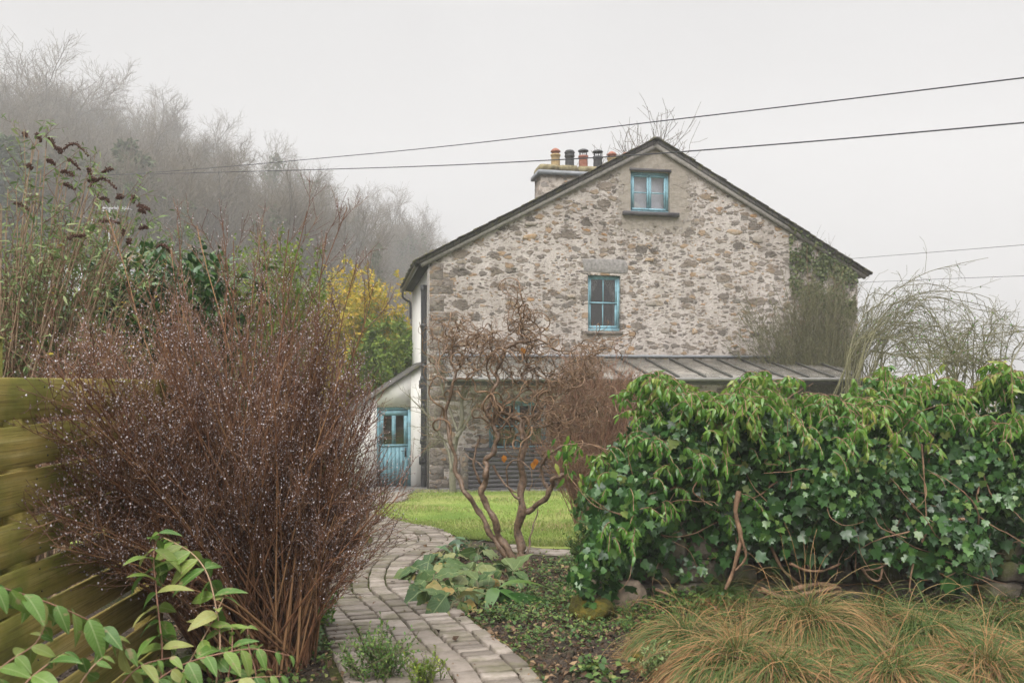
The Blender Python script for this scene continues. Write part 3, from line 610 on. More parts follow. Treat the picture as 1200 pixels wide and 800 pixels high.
# dark soffit and gutter under the near eave, swan-neck, downpipe
e = roofpt(0, LS, -.10); g = MB(); g.hexa([(e[0] + .02, -.05, e[1] - .02), (0 - .015, -.05, e[1] - .06), (0 - .015, -.05, e[1] + .13), (e[0] + .02, -.05, e[1] - .003), (e[0] + .02, DEP, e[1] - .02), (-.015, DEP, e[1] - .06), (-.015, DEP, e[1] + .13), (e[0] + .02, DEP, e[1] - .003)]); g.build('soffit', M['soffit'], house)
def pipe(g, pts, r, n=24, k=10): p = smooth_path(pts, n); tubes(g, p[None], np.full((1, n), r), k)
g = MB(); pipe(g, [(e[0] - .04, -.12, e[1] - .03), (e[0] - .04, 2.5, e[1] - .03), (e[0] - .04, DEP + .1, e[1] - .03)], .055, 6); gut = g.build('gutter', M['black'], house, True)
g = MB(); pipe(g, [(e[0] - .04, DEP - .05, e[1] - .05), (e[0] - .04, DEP - .05, e[1] - .22), (e[0] + .08, DEP - .05, e[1] - .33), (-.08, DEP - .05, e[1] - .42), (-.07, DEP - .05, e[1] - .9)], .035); g.build('swan_neck', M['black'], gut, True)
g = MB(); pipe(g, [(-.085, .55, 4.9), (-.085, .55, 3), (-.085, .55, -.2)], .078, 12); lathe(g, (-.085, .55, 4.78), [(.058, 0), (.085, .06), (.09, .2), (.075, .2), (.05, .1)]); 
for z in (.5, 1.9, 2.9, 3.9): lathe(g, (-.085, .55, z), [(.06, 0), (.085, .015), (.085, .10), (.06, .115)])
for z in (.35, .6, 1.1, 2.35, 2.5, 2.62): lump(g, (-.11 + .03 * rng.normal(), .52, z), (.06, .06, .10), int(z * 100), 0)
g.build('downpipe', M['black'], house, True)
g = MB(); g.box((-.05, -.012, -.4), (-.0125, .06, EAVE - .25)); g.build('corner_strip', M['verge'], house)

# chimney on the far gable
cu = WD / 2; cy0, cy1 = DEP - .75, DEP + .15; zt = UW(650, 193, cy0)[1]; hw = 1.86
g = MB(); g.box((cu - hw, cy0, 6.6), (cu + hw, cy1, zt - .32)); ch = g.build('chimney', M['rubble_dark'], house)
g = MB(); g.box((cu - hw - .11, cy0 - .11, zt - .318), (cu + hw + .11, cy1 + .11, zt - .20)); g.build('flashing', M['lead'], ch)
g = MB(); 
for k in range(6): lump(g, (cu - hw - .05 + (k + .5) * (2 * hw + .1) / 6, (cy0 + cy1) / 2, zt - .09), ((2 * hw + .1) / 12 - .004, .50, .105), 40 + k, 0, (16, 7), .04, .25)
g.build('coping', M['chim_cap'], ch, True)
yc = (cy0 + cy1) / 2
POTS = [(651, 'pot_buff', 'cap'), (667.5, 'pot_dark', 'dome'), (683.5, 'pot_red', 'cowl'), (700.5, 'pot_dark', 'cowl'), (717, 'pot_buff', 'cap'), (733.5, 'pot_buff', 'cap'), (749, 'pot_red', 'dome')]
for px, mt, kind in POTS:
    u = UW(px, 190, yc)[0]; g = MB(); c = (u, yc, zt - .02)
    lathe(g, c, [(.165, 0), (.15, .06), (.145, .2), (.15, .22), (.145, .25), (.14, .40), (.165, .42), (.165, .47), (.13, .48), (.12, .3)])
    pot = g.build('chimney_pot', M[mt], ch, True)
    g = MB(); c = (u, yc, zt + .44)
    if kind == 'cap': lathe(g, c, [(.11, 0), (.115, .07), (.165, .09), (.16, .12), (.10, .18), (.04, .21), (.0, .215)]); cm = M['pot_red']
    elif kind == 'dome': lathe(g, c, [(.15, 0), (.15, .06), (.175, .09), (.13, .16), (.0, .19)]); cm = M['pot_dark']
    else:
        lathe(g, (u, yc, zt + .60), [(.175, 0), (.17, .03), (.09, .07), (.0, .08)])
        for q in range(6): an = q / 6 * 6.283; x, y = u + .12 * math.cos(an), yc + .12 * math.sin(an); pipe(g, [(x, y, zt + .44), (x, y, zt + .61)], .012, 3, 5)
        cm = M['black']
    g.build('cowl', cm, pot, True)

# porch lean-to with the blue door
PV = 1.0; base = -.13
pj = UW(497, 425, PV)[1]; pl = UW(437, 466, PV); sp = (pj - pl[1]) / (-.0 - pl[0]); PWD = 2.1
def ptop(u): return pj + sp * u
d0, d1 = UW(441.5, 477, PV), UW(481.5, 570, PV); dz1 = d0[1]; dx0, dx1 = d0[0], d1[0]; dz0 = base
g = MB(); y0, y1 = PV, PV + .25
for a, b, za in ((-PWD, dx0, -.6), (dx1, -.014, -.6), (dx0, dx1, dz1)):
    g.hexa([(a, y0, za), (b, y0, za), (b, y0, ptop(b)), (a, y0, ptop(a)), (a, y1, za), (b, y1, za), (b, y1, ptop(b)), (a, y1, ptop(a))])
g.hexa([(-PWD, y1, -.6), (-PWD + .25, y1, -.6), (-PWD + .25, y1, ptop(-PWD + .25)), (-PWD, y1, ptop(-PWD)), (-PWD, 4.5, -.6), (-PWD + .25, 4.5, -.6), (-PWD + .25, 4.5, ptop(-PWD + .25)), (-PWD, 4.5, ptop(-PWD))])
g.build('porch_wall', M['white'], house)
g = MB(); q0, q1 = -PWD - .2, -.013
g.hexa([(q0, PV - .1, ptop(q0) + .004), (q1, PV - .1, ptop(q1) + .004), (q1, PV - .1, ptop(q1) + .06), (q0, PV - .1, ptop(q0) + .06), (q0, 4.7, ptop(q0) + .004), (q1, 4.7, ptop(q1) + .004), (q1, 4.7, ptop(q1) + .06), (q0, 4.7, ptop(q0) + .06)])
g.build('porch_roof', M['slate'], house)
# door: frame, boarded leaf with two small panes
yd = PV + .05; g = MB(); fr = .07
g.box((dx0, yd - .02, dz1 - fr), (dx1, yd + .09, dz1 - .002)); g.box((dx0, yd - .02, dz0), (dx0 + fr, yd + .09, dz1 - fr)); g.box((dx1 - fr, yd - .02, dz0), (dx1, yd + .09, dz1 - fr))
a0, a1 = dx0 + fr + .005, dx1 - fr - .005; zw0 = dz1 - .95; zw1 = dz1 - .22; nb = 7; bw = (a1 - a0) / nb
for k in range(nb): g.box((a0 + k * bw + .004, yd + .012, dz0 + .01), (a0 + (k + 1) * bw - .004, yd + .05, zw0 - .06))
g.box((a0, yd + .02, dz0 + .01), (a1, yd + .055, zw0 - .06)); g.box((a0, yd, zw0 - .06), (a1, yd + .05, zw0)); g.box((a0, yd, zw1), (a1, yd + .05, dz1 - fr - .004))
xm = (a0 + a1) / 2
for a, b in ((a0, a0 + .10), (xm - .05, xm + .05), (a1 - .10, a1)): g.box((a, yd + .001, zw0), (b, yd + .049, zw1))
door = g.build('door', M['blue_door'], house)
for a, b in ((a0 + .10, xm - .05), (xm + .05, a1 - .10)):
    g = MB(); g.add([(a, yd + .03, zw0), (b, yd + .03, zw0), (b, yd + .03, zw1), (a, yd + .03, zw1)], [[0,1,2,3]]); g.build('pane', M['glass'], door)
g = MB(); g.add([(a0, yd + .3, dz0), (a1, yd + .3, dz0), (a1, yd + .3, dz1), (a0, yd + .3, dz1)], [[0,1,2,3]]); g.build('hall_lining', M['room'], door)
g = MB(); g.box((a1 - .085, yd - .012, dz0 + .78), (a1 - .035, yd - .001, dz0 + 1.0)); pipe(g, [(a1 - .06, yd - .012, dz0 + .93), (a1 - .06, yd - .05, dz0 + .93), (a1 - .17, yd - .05, dz0 + .93)], .011, 8, 6); g.build('handle', M['black'], door)

# glazed veranda roof along the foot of the gable
vt0, vt1 = UW(515, 420.5), UW(952, 423.5); PR = 2.15
ua, ub = vt0[0], vt1[0] + .25; zt_, zf_ = vt0[1], UW(700, 444.5, -PR)[1] + .03
vr = None
g = MB(); g.hexa([(ua, -.03, zt_), (ub, -.03, zt_), (ub, -.03, zt_ + .012), (ua, -.03, zt_ + .012), (ua, -PR, zf_), (ub, -PR, zf_), (ub, -PR, zf_ + .012), (ua, -PR, zf_ + .012)]); vr = g.build('veranda_roof', M['roof_glass'], house)
for k in range(18):
    u = ua + .03 + k * .66
    if u > ub: break
    g = MB(); g.hexa([(u - .024, -.03, zt_ + .015), (u + .024, -.03, zt_ + .015), (u + .024, -.03, zt_ + .06), (u - .024, -.03, zt_ + .06), (u - .024, -PR - .02, zf_ + .015), (u + .024, -PR - .02, zf_ + .015), (u + .024, -PR - .02, zf_ + .06), (u - .024, -PR - .02, zf_ + .06)]); g.build('glazing_bar', M['bar'], vr)
g = MB(); g.box((ua - .05, -.035, zt_ + .062), (ub + .05, -.002, zt_ + .13)); g.build('flashing', M['lead'], vr)
g = MB(); g.box((ua - .05, -PR + .0, zf_ - .16), (ub + .05, -PR + .07, zf_ - .03)); g.build('beam', M['bar'], vr)
g = MB(); pipe(g, [(ua - .1, -PR - .06, zf_ - .02), ((ua + ub) / 2, -PR - .06, zf_ - .025), (ub + .1, -PR - .06, zf_ - .03)], .045, 8); g.build('gutter', M['gutter_grey'], vr, True)
for u in (ua + 3.75, ub - .2):
    g = MB(); g.box((u - .05, -PR, -.2), (u + .05, -PR + .1, zf_ - .163)); g.build('post', M['bar'], vr)
g = MB(); g.hexa([(ua, -PR + .08, zf_ - .12), (ua + .06, -PR + .08, zf_ - .12), (ua + .06, -PR + .08, zf_ - .04), (ua, -PR + .08, zf_ - .04), (ua, -.003, zf_ - .12), (ua + .06, -.003, zf_ - .12), (ua + .06, -.003, zf_ - .04), (ua, -.003, zf_ - .04)]); g.build('bracket', M['bar'], vr)

# slatted bench box under the ground floor window, pale pier beside it
b0, b1 = UW(549, 529, -.75), UW(694, 572, -.75); root = HW(b0[0], -.75, 0)
sb = thing('slatted_bench', 'charcoal slatted timber bench box under the ground floor window', 'bench', root, PSI)
Lb = b1[0] - b0[0]; Hb = b0[1]
for k in range(9):
    z0 = -.05 + k * (Hb + .02) / 9; g = MB(); g.box((0, 0, z0), (Lb, .03, z0 + (Hb + .02) / 9 - .016), 0, rng.random()); g.build('slat', M['slat'], sb)
for u in (.03, Lb / 2, Lb - .11): g = MB(); g.box((u, .032, -.2), (u + .08, .09, Hb - .02)); g.build('post', M['slat'], sb)
g = MB(); g.box((-.03, -.04, Hb + .005), (Lb + .03, .55, Hb + .04)); g.build('seat', M['slat'], sb)
g = MB(); g.box((-.15, .0, -.2), (-.01, .5, Hb - .02)); pr_ = g.build('pier', M['quoin'], sb)
# flag paving along the foot of the wall
mb = MB(); u = -1.9
while u < 11:
    w = rng.uniform(.5, .9)
    for v0, v1 in ((-1.15, -.62), (-.6, -.01)):
        o = rng.normal() * .004; q = []
        for (a, b) in ((u, v0), (u + w - .015, v0), (u + w - .015, v1), (u, v1)): p = HW(a, b, 0); q.append((p[0], p[1], float(GZ(p[0], p[1])) + .035 + o))
        mb.hexa([(x, y, z - .08) for x, y, z in q] + q, 0, rng.random())
    u += w
for a, b in ((-2.1, .0), (-1.3, .0), (-.75, .0)):
    q = []
    for c in ((a, b), (a + .78, b), (a + .78, .98), (a, .98)): p = HW(*c, 0); q.append((p[0], p[1], float(GZ(p[0], p[1])) + .03))
    mb.hexa([(x, y, z - .08) for x, y, z in q] + q, 0, rng.random())
tag(mb.build('pavement', M['pave']), kind='structure')

# distant slate-roofed house with a television aerial, half hidden on the west side
P0 = PX(28, 352, 30); P1 = PX(150, 352, 30); gz0 = float(GZ(P0[0], 30)) - .5
dh = thing('distant_house', 'distant house with pale slate roof and aerial, glimpsed behind the shrubs', 'house', (P0[0], 30, gz0))
Ln = P1[0] - P0[0]; He = CZ + (443 - 352) / F * 30 - gz0; Hr = CZ + (443 - 312) / F * 31.5 - gz0 + .2
g = MB(); g.box((0, .3, 0), (Ln, 5.7, He), ); g.add([(0, .3, He), (0, 5.7, He), (0, 3, Hr - .1)], [[0, 1, 2]]); g.add([(Ln, .3, He), (Ln, 5.7, He), (Ln, 3, Hr - .1)], [[0, 1, 2]]); g.build('wall', M['white'], dh, off=(0, 0, 0))
g = MB()
for s_ in (0, 1):
    ya, yb = (0, 3) if s_ == 0 else (6, 3); g.hexa([(-.2, ya, He - .1), (Ln + .2, ya, He - .1), (Ln + .2, yb, Hr), (-.2, yb, Hr), (-.2, ya, He), (Ln + .2, ya, He), (Ln + .2, yb, Hr + .1), (-.2, yb, Hr + .1)])
M['slate_pale'] = m_plain('pale_wet_slate', (.30, .30, .32), .4, .5, .25, 3)
rf = g.build('roof', M['slate_pale'], dh, off=(0, 0, 0))
g = MB(); g.box((Ln - 1.3, 2.5, Hr - .6), (Ln - .4, 3.5, Hr + .55)); g.build('chimney', M['rubble_dark'], rf, off=(0, 0, 0))
g = MB(); xa_ = PX(128, 300, 33)[0] - P0[0]; zt2 = CZ + (443 - 243) / F * 33 - gz0
pipe(g, [(xa_, 3, Hr + .3), (xa_, 3, zt2)], .03, 4, 6); pipe(g, [(xa_ - .45, 3, zt2 - .03), (xa_ + .85, 3, zt2 - .06)], .018, 4, 5)
for k in range(9): x = xa_ - .4 + k * .15; pipe(g, [(x, 2.7, zt2 - .04), (x, 3.3, zt2 - .04)], .01, 3, 4); pipe(g, [(x, 3, zt2 - .16), (x, 3, zt2 + .08)], .01, 3, 4)
M['alu'] = m_plain('aerial_metal', (.55, .55, .56), .4, .5, metal=.3); g.build('aerial', M['alu'], rf, off=(0, 0, 0))

# overhead cables
def cable(pts, r, label):
    g = MB(); p = smooth_path([PX(*q) for q in pts], 60); o = None
    tubes(g, p[None], np.full((1, 60), r), 6); o = g.build('overhead_cable', M['cable'], smooth=True)
    tag(o, label, 'cable', 'cables strung across the garden')
cable([(-60, 209, 70), (120, 205.5, 48), (420, 181.5, 27), (800, 139, 18), (1260, 84, 13)], .013, 'upper black cable rising across the sky above the chimney pots')
cable([(-60, 206, 64), (110, 205, 46), (400, 198, 27), (650, 187.5, 20), (900, 170, 16), (1260, 138.5, 13)], .014, 'lower black cable crossing in front of the cottage ridge')
cable([(985, 304, 27), (1100, 295, 24), (1260, 282, 20)], .007, 'thin cable over the brambles, upper of the pair beside the eave')
cable([(985, 332, 30), (1100, 327, 26), (1260, 321, 22)], .007, 'thin cable among the bramble stems, lower of the pair beside the eave')

# ------------------------------------------------------------------ trees on the misty hill
def bare_tree_mesh(seed, H=10.0, limbs=13, spread=.75, fork=False, ivy=False):
    global rng
    keep = rng; rng = np.random.default_rng(seed)
    tr, cr = MB(), MB()
    if fork:
        st = A([[0, 0, -1.5]] * 3); d = nrm(A([[.18, .1, 1], [-.22, .05, 1], [.02, -.2, 1.]])); P1 = grow(st, d, [H * .85] * 3, 10, .06, .02)
        R1 = taper([.16, .14, .12], [.02] * 3, 10)
    else:
        P1 = grow(A([[0, 0, -1.5]]), A([[.03, 0, 1]]), [H * .9], 10, .05, .03); R1 = taper([.25], [.025], 10)
    tubes(tr, P1, R1, 7)
    a, d, r, t = spawn(P1, R1, limbs, .28, .97, .75, .2); ln = H * (.42 * (1 - .55 * t)) * spread * (.8 + .4 * rng.random(len(t)))
    P2 = grow(a, d, ln, 8, .09, .11); R2 = taper(r * .68, np.full(len(r), .016), 8); tubes(tr, P2, R2, 5)
    a, d, r, t = spawn(P2, R2, 9, .15, 1, .65, .25); ln = H * .17 * (1.15 - .6 * t) * (.6 + .6 * rng.random(len(t)))
    P3 = grow(a, d, ln, 6, .12, .06); R3 = taper(r * .6, np.full(len(r), .010), 6); tubes(cr, P3, R3, 3)
    a, d, r, t = spawn(P3, R3, 5, .15, 1, .6, .25); ln = H * .075 * (.6 + .7 * rng.random(len(t)))
    P4 = grow(a, d, ln, 4, .12, .04); R4 = taper(np.minimum(r * .8, .012), np.full(len(r), .007), 4); tubes(cr, P4, R4, 3)
    a, d, r, t = spawn(P4, R4, 2, .2, 1, .6, .25); ln = H * .045 * (.6 + .7 * rng.random(len(t)))
    P5 = grow(a, d, ln, 3, .10, .05); tubes(cr, P5, np.full(P5.shape[:2], .0055), 3)
    if ivy:
        for PP, nn in ((P1, 420), (P2, 1300)):
            q, dd, r, t = spawn(PP, np.full(PP.shape[:2], .1), nn // len(PP), .05, .75, 1.5, .3); q = q + dd * (.05 + .3 * rng.random((len(q), 1)))
            leaves(cr, t_dia(.8), q, rng.normal(size=q.shape) + A([0, 0, -.5]), rng.normal(size=q.shape), .13 + .14 * rng.random(len(q)), 1)
    rng = keep
    return tr, cr
def evergreen_mesh(seed, H=10.0):
    global rng
    keep = rng; rng = np.random.default_rng(seed); tr, cr = MB(), MB()
    P1 = grow(A([[0, 0, -1.5]]), A([[0, 0, 1]]), [H * .98], 10, .02, .03); R1 = taper([.22], [.02], 10); tubes(tr, P1, R1, 7)
    a, d, r, t = spawn(P1, R1, 70, .12, .99, 1.25, .15); ln = H * .36 * (1.08 - t) ** .8 * (.7 + .5 * rng.random(len(t)))
    P2 = grow(a, d, ln, 6, .1, .03); R2 = taper(r * .35, np.full(len(r), .01), 6); tubes(cr, P2, R2, 3)
    a, d, r, t = spawn(P2, R2, 90, .12, 1, .9, .4); q = a + rng.normal(size=a.shape) * .13
    leaves(cr, t_dia(.5), q, d + A([0, 0, -.35]), rng.normal(size=q.shape), .2 + .25 * rng.random(len(q)), 1)
    rng = keep
    return tr, cr
PROTO = {}
def hill_tree(kind, px, ytop, Z, label, group=None, fat=1.0, rot=None):
    x = (px - 600) / F * Z; g = float(GZ(x, Z)); H = CZ + (443 - ytop) / F * Z - g; s = H / 10.0
    if kind not in PROTO:
        k = int(kind[-1]); 
        if kind.startswith('bare'): tr, cr = bare_tree_mesh(100 + k, fork=(k % 2 == 1), limbs=13 if k % 2 == 0 else 9, spread=.8 + .12 * k); mats = [M['tree_twig'], M['ivy_far']]
        elif kind.startswith('ivy'): tr, cr = bare_tree_mesh(200 + k, ivy=True, fork=(k == 1), limbs=10 if k == 1 else 12); mats = [M['tree_twig'], M['ivy_far']]
        else: tr, cr = evergreen_mesh(300 + k); mats = [M['tree_twig'], M['yew']]
        nm = {'b': 'bare_tree', 'i': 'ivy_clad_tree', 'e': 'evergreen_tree'}[kind[0]]
        root = thing(nm, 'x', 'tree'); a = tr.build('trunk', M['tree_bark'], root, True); b = cr.build('crown', mats, root)
        PROTO[kind] = (root, a, b, [False])
    root, a, b, used = PROTO[kind]
    if used[0]:
        r2 = root.copy(); COL.objects.link(r2)
        for ch in (a, b): c = ch.copy(); COL.objects.link(c); c.parent = r2
        root = r2
    used[0] = True
    root.location = (x, Z, g); root.scale = (s * fat, s * fat, s); root.rotation_euler = (0, 0, rng.random() * 6.28 if rot is None else rot)
    root['label'] = label
    if 'group' in root: del root['group']
    if group: root['group'] = group
HERO = [('bare1', 6, 48, 55, 1.0, 'bare forked tree at the far west edge of the misty ridge'), ('bare3', 50, 40, 60, .95, 'tallest bare tree on the misty skyline, above the buddleia'),
        ('bare0', 92, 92, 66, .8, 'slim bare tree in the dip beside the tallest skyline tree'), ('bare2', 128, 88, 66, .85, 'bare tree with upright crown right behind the dark evergreen'),
        ('bare4', 165, 98, 70, .9, 'bare round topped skyline tree just east of the dark evergreen'), ('bare1', 200, 104, 72, .95, 'bare forked skyline tree above the middle of the wood'),
        ('bare0', 236, 126, 75, 1.0, 'bare tree with domed crown where the skyline starts to drop'), ('bare3', 262, 150, 78, .8, 'last tall bare tree before the notch in the skyline'),
        ('ivy0', 318, 152, 62, .85, 'ivy-clad tree standing alone over the upper cable, highest of its clump'), ('ivy1', 350, 172, 64, .85, 'ivy-clad forked tree just east of the notch in the skyline'), ('bare2', 298, 205, 72, .7, 'low bare tree in the notch of the skyline'),
        ('bare4', 388, 196, 72, .85, 'bare tree touching the lower cable beyond the ivy-clad clump'), ('bare3', 425, 205, 70, .8, 'pale bare tree midway between ivy-clad clump and cottage roof'),
        ('bare1', 455, 212, 76, .75, 'open bare tree leaning towards the cottage eave'), ('bare0', 486, 238, 82, .75, 'faint bare tree just above the cottage eave'), ('bare2', 508, 268, 92, .7, 'faintest bare tree fading behind the cottage roof slope')]
for k, px, yt, Z, fat, lb in HERO: hill_tree(k, px, yt, Z * 1.95, lb, None, fat * 1.25)
hill_tree('ever0', 142, 140, 74, 'broad dark evergreen in the mist above the buddleia flower heads', None, 1.35)
hill_tree('ever1', 16, 128, 68, 'dark evergreen at the west edge of the hillside wood', None, 1.5)
hill_tree('ever0', 78, 160, 78, 'dark evergreen between the two other evergreens of the wood', None, 1.5)
for k in range(170):
    px = rng.uniform(-40, 545); sky_y = np.interp(px, [0, 50, 130, 240, 280, 320, 400, 480, 540], [60, 60, 95, 130, 190, 165, 205, 230, 285])
    Z = rng.uniform(66, 150); x_ = (px - 600) / F * Z; yt = 443 - (float(GZ(x_, Z)) + rng.uniform(12, 17) - CZ) / Z * F
    if yt < sky_y + 14: continue
    kind = rng.choice(['bare0', 'bare1', 'bare2', 'bare3', 'bare4', 'ivy0', 'ivy1', 'ivy0', 'ivy1'])
    if kind.startswith('bare'): hill_tree(kind, px, yt, Z, 'bare grey-brown tree within the misty hillside wood', 'bare trees massed on the misty hillside', rng.uniform(1.0, 1.4))
    else: hill_tree(kind, px, yt, Z, 'ivy-clad tree within the misty hillside wood', 'ivy-clad trees massed on the misty hillside', rng.uniform(.9, 1.3))
# scrub that closes the wood at its foot
mb = MB(); N = 2000
px = rng.uniform(-120, 560, N); Zs = 42 + 105 * rng.random(N); x = (px - 600) / F * Zs; b = np.stack([x, Zs, GZ(x, Zs) - .1], 1)
tg = b + np.stack([rng.normal(size=N) * 1.3, rng.normal(size=N) * 1.3, rng.uniform(2.5, 6.5, N)], 1)
P1 = fan(b, tg, 6, .1, .05); R1 = taper(np.full(N, .06), np.full(N, .016), 6); tubes(mb, P1, R1, 3)
a, d, r, t = spawn(P1, R1, 12, .15, 1, .6, .3); P2 = grow(a, d, .8 + .9 * rng.random(len(t)), 4, .15, .08); R2 = taper(np.full(len(t), .014), np.full(len(t), .008), 4); tubes(mb, P2, R2, 3)
a, d, r, t = spawn(P2, R2, 3, .2, 1, .6, .3); P3 = grow(a, d, .4 + .5 * rng.random(len(t)), 3, .1, .05); tubes(mb, P3, np.full(P3.shape[:2], .008), 3)
tag(mb.build('undergrowth', M['tree_twig']), 'grey-brown scrub filling the foot of the hillside wood', 'undergrowth', kind='stuff')

# ------------------------------------------------------------------ shrubs
def shrub(name, label, cat, base, brad, tgt, nst, mats, lv2=(10, .35), lv3=(4, .12), r0=.008, rt=.0015, bow=.2, leaf=None, seeds=0, twigname='twigs', q=9, t0=.35, ang=.45, up=.06, k=5, thin=.0011, group=None, wob=.05):
    """stems rise from the base to the target points; side twigs, then finer twigs; optional leaves or droplets on them"""
    base = A(base); root = thing(name, label, cat, base, group=group)
    n_ = len(tgt); an = rng.random(n_) * 6.283; rr = brad * np.sqrt(rng.random(n_))
    st = base + np.stack([rr * np.cos(an), rr * np.sin(an), -.05 + 0 * an], 1)
    P1 = fan(st, tgt, q, bow, wob); R1 = taper(r0 * (.55 + .6 * rng.random(n_)), np.full(n_, rt), q)
    g = MB(); tubes(g, P1, R1, k); g.build('stems', mats[0], root, True)
    g = MB(); a, d, r, t = spawn(P1, R1, lv2[0], t0, 1, ang, .18); P2 = grow(a, d, lv2[1] * (.45 + .8 * rng.random(len(t))) * (1.15 - .5 * t), 6, .09, up)
    R2 = taper(np.minimum(r * .7, r0 * .45), np.full(len(t), thin), 6); tubes(g, P2, R2, 4)
    P3 = P2
    if lv3:
        a, d, r, t = spawn(P2, R2, lv3[0], .2, 1, .55, .2); P3 = grow(a, d, lv3[1] * (.5 + .8 * rng.random(len(t))), 4, .12, up)
        tubes(g, P3, taper(np.full(len(t), thin * 1.15), np.full(len(t), thin * .75), 4), 3)
    g.build('twigs', mats[1], root)
    if leaf:
        g = MB()
        for (src, cnt, tm, sc, mi, dr) in leaf['sets']:
            PP = {1: P1, 2: P2, 3: P3}[src]; q_, dd, r, t = spawn(PP, np.full(PP.shape[:2], .01), cnt, .25, 1, 1.0, .3)
            leaves(g, tm, q_, dd + A([0, 0, dr]), A([0, 0, 1]) + .6 * rng.normal(size=q_.shape), sc * (.6 + .7 * rng.random(len(q_))), mi)
        g.build('leaves', leaf['mats'], root, True)
    if seeds:
        g = MB(); q_, dd, r, t = spawn(P3, np.full(P3.shape[:2], .01), seeds, .15, 1, 1.2, .4); q_ = q_ + dd * .004
        q_ = q_[(np.sin(q_ @ A([7., 9, 8])) + np.sin(q_ @ A([-13., 5, 11])) + 1.1 * rng.normal(size=len(q_)) + 1.9 * (q_[:, 2] - .75)) > -.9]; specks(g, q_, .0022 + .0034 * rng.random(len(q_)) ** 1.7); g.build('seed_heads', M['seed'], root)
    return root
SM = t_dia(.5, .12); OV = t_ovate(.5, .12, .3); IV = t_ivy()

# the big bare red-brown shrub beside the path
Zb = 4.75
bb = GP(312, 742); bb[1] = Zb; bb[0] = (305 - 600) / F * Zb; bb[2] = float(GZ(bb[0], Zb))
cl = np.concatenate([inball(46, PX(256, 495, Zb), (182 / F * Zb, .8, 148 / F * Zb), .45), inball(20, PX(245, 428, Zb), (158 / F * Zb, .7, 72 / F * Zb), .5), inball(18, PX(370, 515, Zb), (80 / F * Zb, .5, 128 / F * Zb), .45), inball(11, PX(400, 605, Zb), (48 / F * Zb, .4, 60 / F * Zb), .4), inball(9, PX(120, 500, Zb - .3), (60 / F * Zb, .4, 110 / F * Zb), .4)])
tg = np.repeat(cl, 4, 0); tg = np.concatenate([tg + rng.normal(size=tg.shape) * A([.11, .11, .15]),
                     A([PX(x, y, 1.955 * F / (600 - x) - rng.uniform(.03, .3)) for x, y in zip(rng.uniform(58, 200, 84), rng.uniform(425, 655, 84))]),
                     A([PX(x, y, z) for x, y, z in ((70, 470, 4.2), (75, 520, 4.1), (90, 560, 4.0), (60, 545, 4.0), (110, 600, 4.05), (130, 640, 4.1), (95, 505, 4.2), (120, 545, 4.1), (150, 590, 4.1), (85, 455, 4.3), (45, 500, 4.0), (140, 480, 4.1), (165, 620, 4.1), (60, 430, 4.3), (105, 440, 4.3))])])
TALL = [(110, 232), (214, 262), (228, 270), (262, 262), (296, 250), (300, 282), (362, 252), (395, 245), (330, 262), (280, 290), (200, 300), (420, 300), (440, 335), (380, 275), (250, 300), (315, 300)]
tg = np.concatenate([tg, A([PX(x, y, Zb + rng.uniform(-.35, .35)) for x, y in TALL])])
tg[:, 2] = np.maximum(tg[:, 2], GZ(tg[:, 0], tg[:, 1]) + .25)
shrub('bare_shrub', 'big dense bare shrub of red-brown twigs beaded with droplets beside the path', 'shrub', bb, .34, tg, len(tg), [M['spirea_dark'], M['spirea']], (11, .32), (6, .12), .0085, .0024, .16, seeds=2, thin=.0015, ang=.50, up=.07, k=6, t0=.4)

# buddleia with brown spent flower spikes behind the fence
Zd = 6.0; bd = A([*PX(-15, 640, Zd)[:2], 0]); bd[2] = float(GZ(bd[0], bd[1]))
HEADS = [(70, 178, 103, 182, 1), (80, 187, 93, 198, 0), (72, 201, 86, 206, 0), (75, 216, 88, 222, 0), (104, 220, 136, 221, 1), (104, 198, 105, 205, 0), (120, 202, 132, 198, 0), (104, 212, 112, 210, 0), (18, 238, 33, 246, 0), (33, 193, 37, 198, 0), (43, 157, 48, 166, 0),
         (57, 162, 64, 172, 0), (56, 188, 64, 192, 0), (28, 157, 31, 160, 0), (66, 174, 72, 179, 0), (137, 232, 144, 231, 0), (117, 232, 128, 236, 0), (156, 230, 157, 237, 0), (161, 241, 175, 246, 0), (164, 247, 169, 249, 0), (118, 259, 140, 262, 0), (143, 266, 145, 276, 0), (164, 268, 173, 267, 0), (184, 290, 202, 299, 1), (80, 280, 99, 276, 0), (150, 286, 152, 280, 0)]
hp = [(PX(a, b, Zd + rng.uniform(-.4, .3)), a, b, c_, d_, e_) for a, b, c_, d_, e_ in HEADS]
tg = np.concatenate([A([h[0] for h in hp]), inball(60, PX(45, 285, Zd), (110 / F * Zd, .6, 75 / F * Zd), .2)])
bud = shrub('buddleia', 'straggly buddleia with brown spent flower spikes and grey-green leaves above the fence', 'shrub', bd, .25, tg, len(tg), [M['tan_twig'], M['spirea']], (8, .38), (3, .12), .011, .003, .22, ang=.6,
      leaf=dict(sets=[(2, 3, t_ovate(.24, .06, .35, 4), .07, 0, -.2), (3, 2, t_ovate(.24, .06, .35, 4), .05, 0, -.2)], mats=[M['pale_leaf']]))
g = MB()
for p, a, b, c_, d_, e_ in hp:
    e = PX(c_, d_, p[1]); m_ = (p + e) / 2 + A([0, 0, .3 * np.linalg.norm(e - p) * e_ + .01]); q = smooth_path([p, m_, e], 12); r = .009 * np.sin(np.linspace(.5, 2.9, 12)) + .003
    tubes(g, q[None], r[None] * .55, 6); s = np.repeat(q, 9, 0) + rng.normal(size=(108, 3)) * np.repeat(r, 9)[:, None] * .75; specks(g, s, .004 + .003 * rng.random(108))
g.build('flower_spikes', M['wood_dark'], bud)

